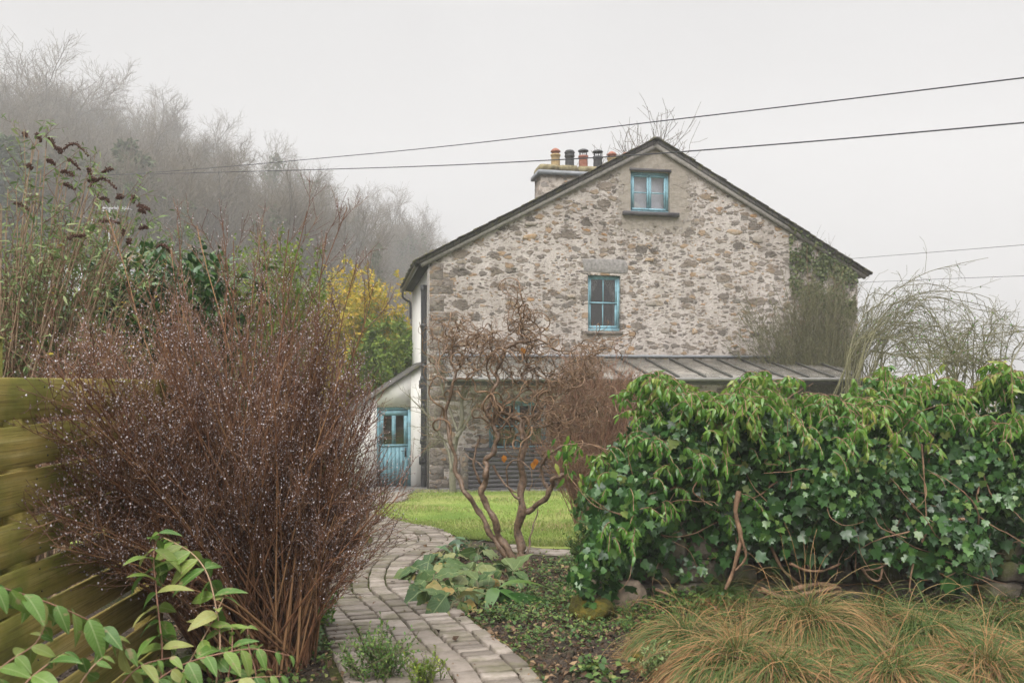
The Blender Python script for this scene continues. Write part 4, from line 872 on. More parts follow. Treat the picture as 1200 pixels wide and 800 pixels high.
# green shrubs behind
def ball_shrub(name, label, px, py, rx, ry, Z, n, leafset, mats, bark='green_twig', dy=.7, base_px=None, r0=.01, shell=.35, **kw):
    b = A([(((base_px or px) - 600) / F * Z), Z, 0.]); b[2] = float(GZ(b[0], Z))
    tg = inball(n, PX(px, py, Z), (rx / F * Z, dy, ry / F * Z), shell); tg[:, 2] = np.maximum(tg[:, 2], b[2] + .15)
    return shrub(name, label, 'shrub', b, kw.pop('brad', .3), tg, n, [M[bark], M[bark]], kw.pop('lv2', (9, .35)), kw.pop('lv3', (3, .12)), r0, .002, .2, leaf=dict(sets=leafset, mats=mats) if leafset else None, **kw)
LA = t_ovate(.42, .1, .25, 4, .5)
ball_shrub('laurel_bush', 'dark glossy laurel bush behind the fence top', 35, 405, 85, 60, 6.9, 90, [(2, 7, LA, .10, 0, .1), (3, 2, LA, .08, 0, .1)], [M['laurel']], lv3=(2, .1))
ball_shrub('laurel_bush', 'glossy laurel bush rising just behind the bare red-brown shrub', 205, 350, 100, 55, 8.0, 110, [(2, 7, LA, .12, 0, .1), (3, 2, LA, .09, 0, .1)], [M['laurel']], lv3=(2, .1))
ball_shrub('tangled_briar', 'tangle of dry tan briar stems over the laurel', 75, 370, 105, 85, 6.3, 46, [(2, 1, OV, .035, 0, 0)], [M['gold_leaf']], 'tan_twig', lv2=(8, .5), ang=.8, up=0.0, wob=.25)
ball_shrub('lime_shrub', 'lime green leafy shrub between the bare shrub tips and golden bush', 330, 335, 62, 62, 9.5, 70, [(2, 4, OV, .06, 0, .1), (3, 3, OV, .05, 0, .1)], [M['lime_leaf']])
ball_shrub('golden_bush', 'tall golden yellow bush beyond the white side wall of the cottage', 418, 392, 68, 80, 27, 170, [(2, 7, OV, .16, 0, .1), (3, 5, OV, .13, 0, .1)], [M['gold_leaf']], dy=2.0, lv2=(9, .8), lv3=(3, .3), r0=.02)
ball_shrub('golden_bush', 'low yellow-green bush showing above the porch roof', 455, 418, 36, 48, 26, 90, [(2, 7, OV, .15, 0, .1), (3, 5, OV, .13, 0, .1)], [M['lime_leaf']], dy=1.5, lv2=(9, .7), lv3=(3, .3), r0=.02)
ball_shrub('grey_shrub', 'grey-green misty shrub in the middle of the background shrubs', 130, 300, 130, 50, 12, 90, [(2, 5, OV, .07, 0, 0), (3, 3, OV, .05, 0, 0)], [M['pale_leaf']], dy=1.2)
ball_shrub('grey_shrub', 'olive shrub behind the lime green one', 290, 345, 110, 55, 17, 110, [(2, 6, OV, .09, 0, 0), (3, 3, OV, .07, 0, 0)], [M['pale_leaf']], dy=1.5)

# contorted hazel: main stems traced from the photograph, each at its own depth
Zh = float(GP(610, 664)[1]); hz = GP(611, 664)
ST = [([(603, 662), (585, 640), (573, 622), (562, 600), (549, 582), (540, 566), (534, 549), (531, 525), (523, 496), (525, 470), (533, 445), (530, 425), (529, 407), (547, 404), (561, 390)], .045, .012, .10),
      ([(606, 663), (596, 645), (585, 628), (577, 603), (566, 585), (566, 570), (571, 553), (569, 541), (577, 530), (583, 515), (580, 500), (573, 488), (574, 470), (581, 452), (583, 436), (589, 415), (603, 402), (618, 400), (634, 398), (647, 408), (667, 411), (684, 401)], .055, .009, -.05),
      ([(613, 664), (610, 645), (608, 616), (612, 583), (611, 554), (614, 520), (611, 497), (604, 489), (592, 485), (583, 476), (577, 470)], .075, .014, .02),
      ([(612, 515), (612, 500), (618, 489), (630, 485), (634, 475), (628, 462), (618, 452), (612, 440), (618, 425), (612, 410)], .034, .008, .06),
      ([(611, 603), (620, 598), (634, 588), (645, 575), (648, 563), (654, 558), (658, 556)], .045, .030, -.12),
      ([(642, 572), (636, 560), (635, 545), (642, 534), (653, 526), (661, 522), (670, 520)], .026, .012, -.1),
      ([(609, 585), (600, 578), (595, 566), (594, 550), (600, 540), (610, 540), (620, 548), (624, 560), (620, 575)], .018, .007, -.08),
      ([(616, 655), (620, 640), (622, 626), (627, 610), (631, 594)], .020, .007, .12),
      ([(567, 571), (560, 560), (555, 540), (560, 520), (563, 510)], .022, .013, -.02), ([(571, 553), (560, 542), (548, 535), (545, 530)], .016, .006, .1), ([(578, 545), (586, 560), (597, 572), (606, 577)], .018, .010, -.1),
      ([(526, 447), (516, 440), (511, 430), (513, 420), (521, 412), (524, 395), (530, 385), (540, 382)], .013, .006, .14), ([(581, 452), (572, 440), (571, 425), (577, 412), (570, 400), (560, 392)], .014, .006, .0),
      ([(634, 478), (645, 468), (660, 460), (672, 452), (680, 445), (690, 440)], .014, .005, .1), ([(634, 398), (632, 385), (622, 375), (612, 372), (608, 385), (615, 392)], .011, .005, .0), ([(612, 440), (630, 430), (640, 440), (655, 436), (668, 425), (690, 420), (705, 410)], .013, .005, .15),
      ([(654, 495), (668, 490), (684, 487), (694, 480), (702, 470)], .018, .006, .2), ([(620, 500), (636, 500), (650, 495), (660, 494)], .014, .008, .1)]
hazel = thing('contorted_hazel', 'bare contorted hazel with twisting brown stems at the path bend', 'tree', hz)
g = MB(); PW, RW = [], []
for pts, r0, r1, dz in ST:
    m = len(pts) * 5; pr = A([PX(x, y, Zh) for x, y in pts]); pr[:, 1] += dz * np.linspace(0, 1, len(pts)) * 3 + .03 * rng.normal(size=len(pts)); pr = A([[p_[0] * p_[1] / Zh, p_[1], CZ + (p_[2] - CZ) * p_[1] / Zh] for p_ in pr])
    p = smooth_path(pr, m); p[1:] += .35 * r0 * np.stack([np.sin(np.arange(1, m) * .9 + 2), np.cos(np.arange(1, m) * .7), 0 * np.arange(1, m)], 1) * np.linspace(0, 1, m - 1)[:, None] ** .3; r = (r0 * .72 * (1 - np.linspace(0, 1, m)) + r1 * .72 * np.linspace(0, 1, m)) * (1 + .13 * np.sin(np.arange(m) * 1.1 + rng.random() * 6) + .09 * rng.normal(size=m)); tubes(g, p[None], r[None], 9)
    i = np.linspace(0, m - 1, 30).astype(int); PW.append(p[i]); RW.append(r[i])
p = hz + A([.02, .01, 0]); lathe(g, (p[0], p[1], p[2] - .06), [(.13, 0), (.095, .05), (.07, .12), (.055, .2)], 12)
g.build('trunk', M['hazel'], hazel, True)
PW, RW = np.stack(PW), np.stack(RW)
sel = [0, 1, 3, 11, 12, 13, 14, 15, 16, 17, 5, 2]
g = MB(); a, d, r, t = spawn(PW[sel], RW[sel], 17, .35, 1, 1.1, .35)
ok = a[:, 2] > CZ + (443 - 520) / F * Zh; a, d, r = a[ok], d[ok], r[ok]
P1 = grow(a, d + A([0, 0, .3]), .4 + .6 * rng.random(len(a)), 26, .10, .012, .42); R1 = taper(np.clip(r * .65, .0065, .013), np.full(len(a), .0034), 26); tubes(g, P1, R1, 5)
a, d, r, t = spawn(P1, R1, 4, .15, 1, .9, .3); P2 = grow(a, d, .16 + .25 * rng.random(len(a)), 14, .12, .01, .5); R2 = taper(np.full(len(a), .0032), np.full(len(a), .0016), 14); tubes(g, P2, R2, 4)
a, d, r, t = spawn(P2, R2, 2, .2, 1, .9, .3); P3 = grow(a, d, .06 + .10 * rng.random(len(a)), 7, .12, .01, .55); tubes(g, P3, taper(np.full(len(a), .002), np.full(len(a), .0012), 7), 3)
g.build('branches', M['hazel_twig'], hazel, True)
g = MB(); 
for x, y in ((627, 537), (624, 541), (590, 533), (612, 407)):
    q = PX(x, y, Zh - .05); leaves(g, t_ovate(.8, .2, .4), q[None], A([[.2, -.3, -1]]), A([[.3, -1, .2]]), .075)
q, d, r, t = spawn(P2, R2, 1, .2, 1, 1.2, .2); q = q[::3]; d = d[::3]; leaves(g, t_ovate(.35, .1, .5, 4), q, d + A([0, 0, -1]), rng.normal(size=q.shape), .02 + .02 * rng.random(len(q)), 1)
g.build('leaves', [M['orange_leaf'], M['litter']], hazel)

# trained young tree against the cottage wall
yt = thing('young_tree', 'young bare tree with grey forked limbs against the cottage wall', 'tree', HW(*UW(531, 575, -1.3)[:1], -1.3, 0))
g = MB(); Zy = yt.location[1]; PW2, RW2 = [], []
for pts, r0, r1 in (([(531, 580), (530, 550), (533, 520), (541, 495), (541, 470), (543, 450), (541, 430)], .075, .022), ([(529, 550), (526, 530), (516, 510), (505, 492), (493, 478), (485, 470)], .035, .012), ([(535, 512), (548, 492), (560, 470), (572, 455), (585, 440)], .05, .015), ([(541, 470), (549, 455), (560, 440), (566, 425)], .035, .010), ([(536, 505), (527, 480), (518, 455), (512, 430)], .03, .010), ([(533, 520), (520, 515), (508, 515)], .02, .008)):
    p = smooth_path([PX(x, y, Zy + rng.uniform(-.1, .1)) for x, y in pts], 20); r = np.linspace(r0, r1, 20) * 1.1; tubes(g, p[None], r[None], 7); PW2.append(p); RW2.append(r)
g.build('trunk', M['grey_bark'], yt, True); PW2 = np.stack(PW2); RW2 = np.stack(RW2)
g = MB(); a, d, r, t = spawn(PW2, RW2, 12, .3, 1, .8, .3); P1 = grow(a, d, .3 + .6 * rng.random(len(a)), 6, .1, .05); R1 = taper(np.full(len(a), .008), np.full(len(a), .003), 6); tubes(g, P1, R1, 4)
a, d, r, t = spawn(P1, R1, 4, .3, 1, .7, .3); P2 = grow(a, d, .1 + .2 * rng.random(len(a)), 4, .1, .05); tubes(g, P2, np.full(P2.shape[:2], .0035), 3); g.build('branches', M['green_twig'], yt)

# fine red twiggy shrub between the hazel and the ivy
Zr = 11.0; bs = GP(692, 618); 
tg = np.concatenate([inball(120, PX(697, 505, bs[1]), (66 / F * bs[1], .6, 85 / F * bs[1]), .45), inball(45, PX(700, 450, bs[1]), (64 / F * bs[1], .5, 40 / F * bs[1]), .3)])
tg[:, 2] = np.maximum(tg[:, 2], bs[2] + .5)
shrub('twiggy_shrub', 'fine red-brown twiggy shrub between the hazel and the ivy wall', 'shrub', bs, .25, tg, len(tg), [M['red_twig'], M['red_twig']], (13, .42), (5, .17), .012, .003, .10, thin=.0024, leaf=dict(sets=[(3, 1, t_ovate(.4, .1, .5, 4), .022, 0, -.6)], mats=[M['litter']]))

ball_shrub('fern_like_shrub', 'low feathery green shrub at the free end of the ivy wall', 704, 652, 34, 48, 6.75, 70, [(2, 6, SM, .034, 0, .1), (3, 5, SM, .026, 0, .1)], [M['cover']], dy=.3, lv2=(9, .16), lv3=(3, .06), r0=.005, brad=.12)
# climber and ivy on the east end of the gable
cu_ = UW(965, 440, -.35)[0]; cb = HW(cu_, -.45, 0); cb[2] = float(GZ(cb[0], cb[1]))
tg = []
for k in range(300):
    a = rng.normal() * .45; x = 957 + a * 95; y = rng.uniform(318, 470) + abs(a) * 35; u, w = UW(x, y, -.35); tg.append(HW(u, -.12 - .6 * rng.random(), w))
shrub('wall_climber', 'dense grey-green twiggy climber against the east end of the gable', 'climber', cb, .5, A(tg), len(tg), [M['green_twig'], M['green_twig']], (12, .55), (4, .28), .014, .004, .10, thin=.0042, t0=.25, leaf=dict(sets=[(3, 1, SM, .045, 0, 0)], mats=[M['climb_leaf']]))
iv = thing('wall_ivy', 'green ivy patch climbing the gable under the east roof slope', 'ivy', HW(10.3, -.05, 3))
N = 2600; xx = rng.uniform(925, 1003, N); 
yr = np.interp(xx, [925, 1005], [272, 318]); yy = yr + 2 + rng.random(N) ** 1.4 * np.interp(xx, [925, 935, 960, 1003], [60, 75, 70, 55]); keep_ = (np.sin(xx * .22 + yy * .09) + np.sin(yy * .16 - xx * .05) + .8 * rng.normal(size=N)) > -.55
q = A([HW(*UW(x, y, -.06)[:1], -.03 - .10 * rng.random(), UW(x, y, -.06)[1]) for x, y in zip(xx[keep_], yy[keep_])])
g = MB(); leaves(g, IV, q, A([0, 0, -1]) + .5 * rng.normal(size=q.shape), -VA + .5 * rng.normal(size=q.shape), .05 + .04 * rng.random(len(q)))
q2 = A([HW(*UW(x, y, -.16)[:1], -.16 + .3 * rng.random(), UW(x, y, -.16)[1]) for x, y in zip(np.linspace(922, 1000, 300), np.interp(np.linspace(922, 1000, 300), [922, 1000], [262, 311]) + rng.normal(size=300) * 2)])
leaves(g, IV, q2, rng.normal(size=q2.shape), A([0, 0, 1]) + .5 * rng.normal(size=q2.shape), .06 + .04 * rng.random(300)); g.build('leaves', M['climb_leaf'], iv); 
g = MB(); st = A([HW(u, -.02, 1.2) for u in rng.uniform(9.3, 11.4, 14)]); tgv = A([HW(*UW(x, np.interp(x, [925, 1005], [272, 318]) + 5, -.03)[:1], -.03, UW(x, np.interp(x, [925, 1005], [272, 318]) + 5, -.03)[1]) for x in rng.uniform(930, 1000, 14)])
tubes(g, fan(st, tgv, 12, .05, .05), taper(np.full(14, .014), np.full(14, .006), 12), 5); g.build('stems', M['vine'], iv, True)

# arching brambles beyond the corner
def bramble(label, bx, Z, arcs, n2, tw, leafy, group=None, name='bramble'):
    b = A([(bx - 600) / F * Z, Z, 0]); b[2] = float(GZ(b[0], Z)); root = thing(name, label, 'bramble', b, group=group); g = MB(); PP, RR = [], []
    for pts in arcs:
        z0 = Z + rng.uniform(-.5, .5); p = smooth_path([b + rng.normal(size=3) * A([.8, .5, 0])] + [PX(x, y, z0 + .3 * rng.normal()) for x, y in pts], 18); r = np.linspace(.014, .005, 18); tubes(g, p[None], r[None], 5); PP.append(p); RR.append(r)
    g.build('stems', M['green_twig'], root, True); PP, RR = np.stack(PP), np.stack(RR); g = MB()
    a, d, r, t = spawn(PP, RR, n2, .25, .84, .8, .3); P1 = grow(a, d, tw * (.4 + .9 * rng.random(len(a))), 8, .10, -.02); R1 = taper(np.full(len(a), .006), np.full(len(a), .003), 8); tubes(g, P1, R1, 3)
    a, d, r, t = spawn(P1, R1, 3, .2, 1, .8, .3); P2 = grow(a, d, tw * .3 * (.4 + .9 * rng.random(len(a))), 5, .1, 0); tubes(g, P2, np.full(P2.shape[:2], .0032), 3); g.build('twigs', M['green_twig'], root)
    if leafy:
        g = MB(); q, d, r, t = spawn(P1, R1, 2, .3, 1, 1, .3); q = q[::leafy]; leaves(g, OV, q, d[::leafy] + A([0, 0, -.3]), A([0, 0, 1]) + .5 * rng.normal(size=q.shape), .06); g.build('leaves', M['ivy_top'], root)
arcs = [[(1005, 400), (1040, 350), (1080, 322), (1120, 310), (1158, 302)], [(1010, 420), (1035, 380), (1070, 350), (1110, 350), (1140, 375)]]
for k in range(34):
    x0 = 985 + rng.random() * 50; y1 = rng.uniform(335, 420); x1 = x0 + rng.uniform(10, 70); x2 = x1 + rng.uniform(20, 85); arcs.append([(x0, rng.uniform(410, 440)), ((x0 + x1) / 2, (y1 + 430) / 2 - 12), (x1, y1), (x2, y1 + rng.uniform(-2, 35)), (x2 + rng.uniform(5, 30), y1 + rng.uniform(15, 80))])
bramble('arching bramble thicket spilling east from the cottage corner, one long cane at top', 1000, 18, arcs, 13, .65, 5)
arcs = []
for k in range(26):
    x0 = rng.uniform(1075, 1200); y1 = rng.uniform(375, 425); x1 = x0 + rng.uniform(-35, 35); arcs.append([(x0, 440), (x0 * .5 + x1 * .5, (440 + y1) / 2 - 5), (x1, y1), (x1 + rng.uniform(-50, 50), y1 + rng.uniform(0, 20)), (x1 + rng.uniform(-70, 70), y1 + rng.uniform(15, 40))])
bramble('low bramble tangle against the sky at the east end of the wall', 1140, 15, arcs, 12, .55, 3)
for bx_, arcs, lb in ((1112, [[(1110, 440), (1108, 400), (1107, 350)], [(1110, 430), (1116, 400), (1122, 378)]], 'slim upright sapling standing out of the brambles nearest the cottage'), (1158, [[(1150, 430), (1153, 400), (1152, 372)], [(1160, 420), (1162, 385), (1158, 358)]], 'middle upright sapling of the three above the bramble tangle'),
        (1180, [[(1172, 420), (1175, 390), (1178, 365)], [(1178, 420), (1187, 390), (1195, 375)], [(1185, 430), (1197, 400), (1205, 380)]], 'forked sapling furthest from the cottage above the bramble tangle')):
    bramble(lb, bx_, 17, arcs, 14, .5, 0, name='sapling', group='saplings in the brambles')
# bare treetops seen over the roof
hill_tree('bare0', 706, 112, 31, 'bare tree top showing over the cottage ridge', None, .95, .4)
hill_tree('bare0', 990, 270, 30, 'bare tree top showing over the east eave of the cottage', None, .75)

# ------------------------------------------------------------------ timber fence (boards seen from the garden side)
FA = A([-1.955, 2.3]); fdir = nrm(A([-.021, 1.0])); FL = 2.27
fence = thing('timber_fence', 'yellow-green weathered timber fence of wide horizontal boards', 'fence', (FA[0], FA[1], float(GZ(*FA))))
fn = A([fdir[1], -fdir[0]]); ang = math.atan2(fdir[1], fdir[0])
zt = CZ + .0; 
nails = []
for k in range(11):
    h = .164; z1 = zt - k * .190; z0 = z1 - h
    if z1 < -.1: break
    g = MB(); N_ = 14; t = np.linspace(0, 1, N_); p = FA + fdir * (t[:, None] * (FL + .05 * rng.normal())); bowz = .006 * np.sin(t * 3.1 + rng.random() * 6); off = fn * (.012 * rng.normal())
    ring = []
    for dx, dz in ((-.011, z0 + .004), (.009, z0), (.013, z0 + .005), (.013, z1 - .005), (.009, z1), (-.011, z1 - .002)):
        ring.append(np.concatenate([p + off + fn * dx, (bowz + dz)[:, None]], 1))
    V = np.stack(ring, 1); ii = np.arange(N_ * 6).reshape(N_, 6); j = np.roll(ii, -1, 1)
    g.add(V.reshape(-1, 3), np.stack([ii[:-1], j[:-1], j[1:], ii[1:]], -1).reshape(-1, 4), 0, rng.random()); g.add(V[0], [[0,1,2,3,4,5]]); g.add(V[-1], [[5,4,3,2,1,0]])
    g.build('board', M['board'], fence)
    for s_ in (.06, 1.02, FL - .08):
        for zz in (z0 + .035, z1 - .035): q_ = FA + fdir * (s_ + .01 * rng.normal()) + fn * .0145; nails.append((q_[0] + off[0], q_[1] + off[1], zz + .004 * rng.normal()))
g = MB(); specks(g, A(nails), .0042); g.build('nail', M['black'], fence)
for s_ in (.02, 1.0, FL - .06):
    p = FA + fdir * s_ - fn * .07; g = MB(); g.box((p[0] - .045, p[1] - .045, -.5), (p[0] + .045, p[1] + .045, zt + .06 * (s_ < .5) - .02), 0, .1); g.build('post', M['board'], fence)
pz = CZ + (443 - 397) / F * 3.2; g = MB(); g.box((-2.18, 3.12, -.4), (-2.06, 3.22, pz)); g.add([(-2.16, 3.12, pz + .0005), (-2.045, 3.12, pz + .0005), (-2.045, 3.22, pz + .0005), (-2.16, 3.22, pz + .0005), (-2.08, 3.17, pz + .03)], [[0, 1, 4], [1, 2, 4], [2, 3, 4], [3, 0, 4]])
g.build('post', M['board'], fence)

def ztop(x):
    px = 600 + x / 6.3 * F
    return CZ + (443 - np.interp(px, [640, 690, 735, 758, 775, 800, 825, 845, 872, 895, 918, 938, 965, 1000, 1030, 1055, 1080, 1110, 1140, 1165, 1200, 1300], [640, 565, 508, 478, 462, 457, 466, 456, 447, 456, 450, 470, 466, 468, 452, 448, 458, 442, 446, 456, 448, 444]) - 7) / F * 6.3
# ------------------------------------------------------------------ dry stone garden wall under the ivy
gw = thing('garden_wall', 'low dry stone garden wall buried under ivy', 'wall', (3.4, 6.9, -.2))
g = MB(); g.box((1.6, 6.62, -.4), (7.6, 7.15, 1.22)); g.box((.8, 6.62, -.4), (1.598, 7.12, .42)); 
for row in range(8):
    x = .62 + rng.uniform(-.1, .1); z = -.14 + row * .185
    while x < 7.5:
        w = rng.uniform(.16, .46); h = rng.uniform(.08, .105); sx = (1 - row * .04)
        if z + 2 * h < ztop(x + w / 2 + row * .05) - (.12 if x > 1.7 else .42): lump(g, (x + w / 2 + row * .05, 6.55 + .03 * rng.normal() + .02 * row, z + h * .9), (w / 2 - .008, .14 + .03 * rng.random(), h), int(rng.integers(1e6)), 0, (14, 8), .12, .42)
        x += w
g.build('stone', M['stone'], gw, True)

# ivy that smothers the wall
ivy = thing('ivy_hedge', 'thick glossy ivy smothering the garden wall, drooping pale shoots along its top', 'ivy', (3.2, 6.3, 0))
def bulge(x, z):
    return .20 * np.sin(x * 2.3 + z * 1.9 + .5) + .15 * np.sin(x * 4.7 - z * 3.7) + .07 * np.sin(x * 8.3 + z * 6.1 + 2) + .04 * np.sin(x * 15 - z * 13)
def surf(x, t):          # t: 0 bottom of the front .. .7 top edge .. 1 back
    zt_ = ztop(x); th = np.clip(t / .72, 0, 1); zlow = np.interp(x, [.4, .9, 1.5, 1.9, 2.9, 3.3, 5.4], [-.10, -.02, .02, .22, .25, .06, .0])
    z = zlow + (zt_ - zlow) * np.where(t < .72, th, 1 - .25 * ((t - .72) / .28) ** 2)
    y = 6.18 - .22 * np.sin(np.clip((z - zlow) / np.maximum(zt_ - zlow, .2), 0, 1) * 2.6) + np.where(t < .72, .38 * th ** 6, .38 + 1.0 * (t - .72) / .28)
    return np.stack([x, y - bulge(x, z) * np.where(t < .75, 1, .5), z + (.05 * np.sin(x * 11) + .04 * np.sin(x * 6.3 + 1)) * th], -1)
N = 18500
x = .50 + 5.2 * rng.random(N); t = rng.random(N) ** .9 * .92
keep_ = (ztop(x) > .25) ; x, t = x[keep_], t[keep_]; p = surf(x, t); e = 1e-3
nn = nrm(np.cross(surf(x + e, t) - p, surf(x, t + e) - p)); nn = np.where((nn[:, 1:2] > 0) & (t[:, None] < .72), -nn, nn); nn[:, 2] = np.where(t > .72, np.abs(nn[:, 2]), nn[:, 2])
dep = rng.random(len(x)) ** 1.6 * .26
p = p - nn * dep[:, None]
# ragged lower border and left flank
keep_ = (t > .06 + .16 * rng.random(len(x)) ** 2) & (np.abs(bulge(x * 2.2, p[:, 2] * 2.4)) < .23 + .12 * rng.random(len(x)))
p, nn, x, t = p[keep_], nn[keep_], x[keep_], t[keep_]
g = MB(); sc = (.034 + .056 * rng.random(len(p)) ** 1.5) * np.interp(p[:, 2], [0, 1.6], [1.05, .8])
leaves(g, IV, p, A([0, 0, -1]) + .55 * rng.normal(size=p.shape), nn + .42 * rng.normal(size=p.shape) + A([0, -.15, .35]), sc, 0, rng.random(len(p)) * np.interp(p[:, 2], [0, .9, 1.7], [.86, .95, 1.0]))
# shaded inner stems and leaves fill
ivl = None
# drooping shoots along the top and flank
LT = t_ovate(.34, .12, .5, 5, .34); NS = 430
xs_ = .72 + 5.0 * rng.random(NS); ts = np.where(rng.random(NS) < .8, rng.uniform(.56, .82, NS), rng.uniform(.3, .62, NS))
lf = xs_ < 1.7; ts = np.where(lf, rng.uniform(.25, .8, NS), ts); ok = (ts > .5) | (rng.random(NS) < .3) | (lf & (rng.random(NS) < .8)); xs_, ts = xs_[ok], ts[ok]
o = surf(xs_, ts) + A([0, -.03, .03]); d0_ = np.stack([.35 * rng.normal(size=len(o)), -.75 + .4 * rng.normal(size=len(o)), .55 + .4 * rng.random(len(o))], 1)
cx = np.concatenate([rng.uniform(1.0, 5.6, 26), [1.15, 1.45, 1.75, 2.05, 2.75, 3.3, 3.75, 4.05]]); ct = rng.uniform(.60, .80, len(cx)); cc = surf(cx, ct) + A([0, -.04, .02]) + np.stack([0 * cx, 0 * cx, -.04 + .17 * rng.random(len(cx)) ** 1.5], 1)
m_ = 16; o2 = np.repeat(cc, m_, 0) + .035 * rng.normal(size=(len(cx) * m_, 3)); an = rng.random(len(o2)) * 6.283; o = np.concatenate([o, o2]); d0_ = np.concatenate([d0_, np.stack([np.cos(an), np.sin(an) - .3, .9 + .5 * rng.random(len(an))], 1)])
P1 = grow(o, d0_, .13 + .17 * rng.random(len(o)), 8, .10, -.30); R1 = np.full(P1.shape[:2], .003)
q, d, r, tt = spawn(P1, R1, 16, .12, 1, .9, .3)
hue = np.repeat(np.clip(rng.random(len(o)) * .75 + .25 * (o[:, 2] - .9), 0, 1), 16)
leaves(g, LT, q, d * .5 + A([0, -.15, -1]) + .42 * rng.normal(size=q.shape), A([0, -1, .45]) + .35 * rng.normal(size=q.shape), .040 + .038 * rng.random(len(q)), 1, np.clip(hue + .12 * rng.normal(size=len(q)), 0, 1))
# the outlying spray that reaches over the lawn
sp = [PX(x_, y_, 6.6) for x_, y_ in ((672, 528), (663, 545), (655, 522), (690, 545), (700, 540), (682, 560), (705, 560), (668, 525), (712, 575), (720, 550), (696, 575))]
q = np.repeat(A(sp), 11, 0) + rng.normal(size=(11 * len(sp), 3)) * .05
leaves(g, LT, q, A([0, 0, -1]) + .5 * rng.normal(size=q.shape), A([0, -1, .5]) + .4 * rng.normal(size=q.shape), .06 + .05 * rng.random(len(q)), 1)
g.build('leaves', [M['ivy'], M['ivy_top']], ivy, True)
g = MB(); tubes(g, P1, R1, 4)
st = surf(.7 + 4.9 * rng.random(130), .05 + .5 * rng.random(130)) + A([0, .12, 0]); Pv = grow(st, rng.normal(size=st.shape) * A([1, .15, .7]), .3 + .6 * rng.random(130), 14, .14, .0, .12); tubes(g, Pv, taper(.003 + .005 * rng.random(130), np.full(130, .002), 14), 5)
for tx in sp: p_ = smooth_path([A([1.0, 6.5, .75]) + .1 * rng.normal(size=3), (A([1.0, 6.5, .9]) + tx) / 2 + A([0, 0, .12]), tx], 10); tubes(g, p_[None], np.linspace(.006, .003, 10)[None], 4)
for pts, r0 in (([(866, 575), (862, 600), (868, 628), (864, 650), (858, 672), (850, 690)], .020), ([(868, 628), (874, 652), (862, 668)], .012), ([(900, 632), (908, 650), (918, 668), (930, 678), (944, 690)], .014), ([(930, 690), (960, 684), (985, 690), (965, 700), (990, 705)], .020), ([(890, 690), (920, 700), (950, 694), (980, 688)], .022), ([(1002, 575), (1001, 610), (1003, 640), (1002, 672)], .009),
                ([(1010, 665), (1018, 676), (1030, 680), (1034, 666)], .011), ([(1052, 640), (1046, 655), (1030, 665), (1012, 668)], .009), ([(1080, 520), (1083, 560), (1086, 615)], .007), ([(1130, 608), (1105, 610), (1088, 622), (1080, 635)], .012), ([(768, 690), (785, 697), (800, 703)], .012), ([(735, 715), (745, 705), (750, 698)], .008), ([(926, 660), (945, 668), (965, 668), (985, 660)], .012), ([(820, 560), (812, 575), (824, 586), (835, 592)], .006), ([(1024, 600), (1030, 616), (1045, 624), (1062, 630)], .006), ([(900, 520), (903, 545), (900, 575)], .006), ([(1070, 660), (1066, 690), (1075, 700)], .008)):
    z_ = 6.02 + .05 * rng.normal(); p_ = smooth_path([PX(a_, b_, z_ + .02 * rng.normal()) for a_, b_ in pts], 22); m_ = len(p_); tubes(g, p_[None], (r0 * np.linspace(1, .6, m_) * (1 + .12 * np.sin(np.arange(m_) * 1.1)))[None], 8)
g.build('stems', M['vine'], ivy, True)
# second ivy clump: deep inner foliage
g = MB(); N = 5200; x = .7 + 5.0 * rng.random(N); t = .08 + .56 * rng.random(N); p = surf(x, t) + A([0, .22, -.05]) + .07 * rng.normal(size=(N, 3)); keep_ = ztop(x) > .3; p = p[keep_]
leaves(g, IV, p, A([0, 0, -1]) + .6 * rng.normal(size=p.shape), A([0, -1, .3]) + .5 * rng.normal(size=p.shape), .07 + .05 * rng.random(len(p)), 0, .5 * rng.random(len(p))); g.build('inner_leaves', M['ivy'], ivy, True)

# stones at the end of the wall
def stone_thing(name, label, px, py, Z, r, mat, seed, sq=.6):
    c = PX(px, py, Z); c[2] = float(GZ(c[0], c[1])) + r[2] * .75; g = MB(); lump(g, c, r, seed, 0, (22, 14), .2, sq); o = g.build(name, M[mat], None, True); tag(o, label, 'rock')
stone_thing('fallen_stone', 'tan flat faced stone half hidden by ivy at the wall end', 722, 676, 6.25, (.22, .14, .13), 'tan_rock', 3, .4)
stone_thing('mossy_rock', 'rounded rock covered in golden moss at the edge of the bed', 694, 716, 5.8, (.15, .12, .085), 'moss', 8, .75)
stone_thing('mossy_rock', 'small low mossy stone lying in the soil beside the straw grass', 757, 779, 4.7, (.10, .06, .045), 'moss', 12)

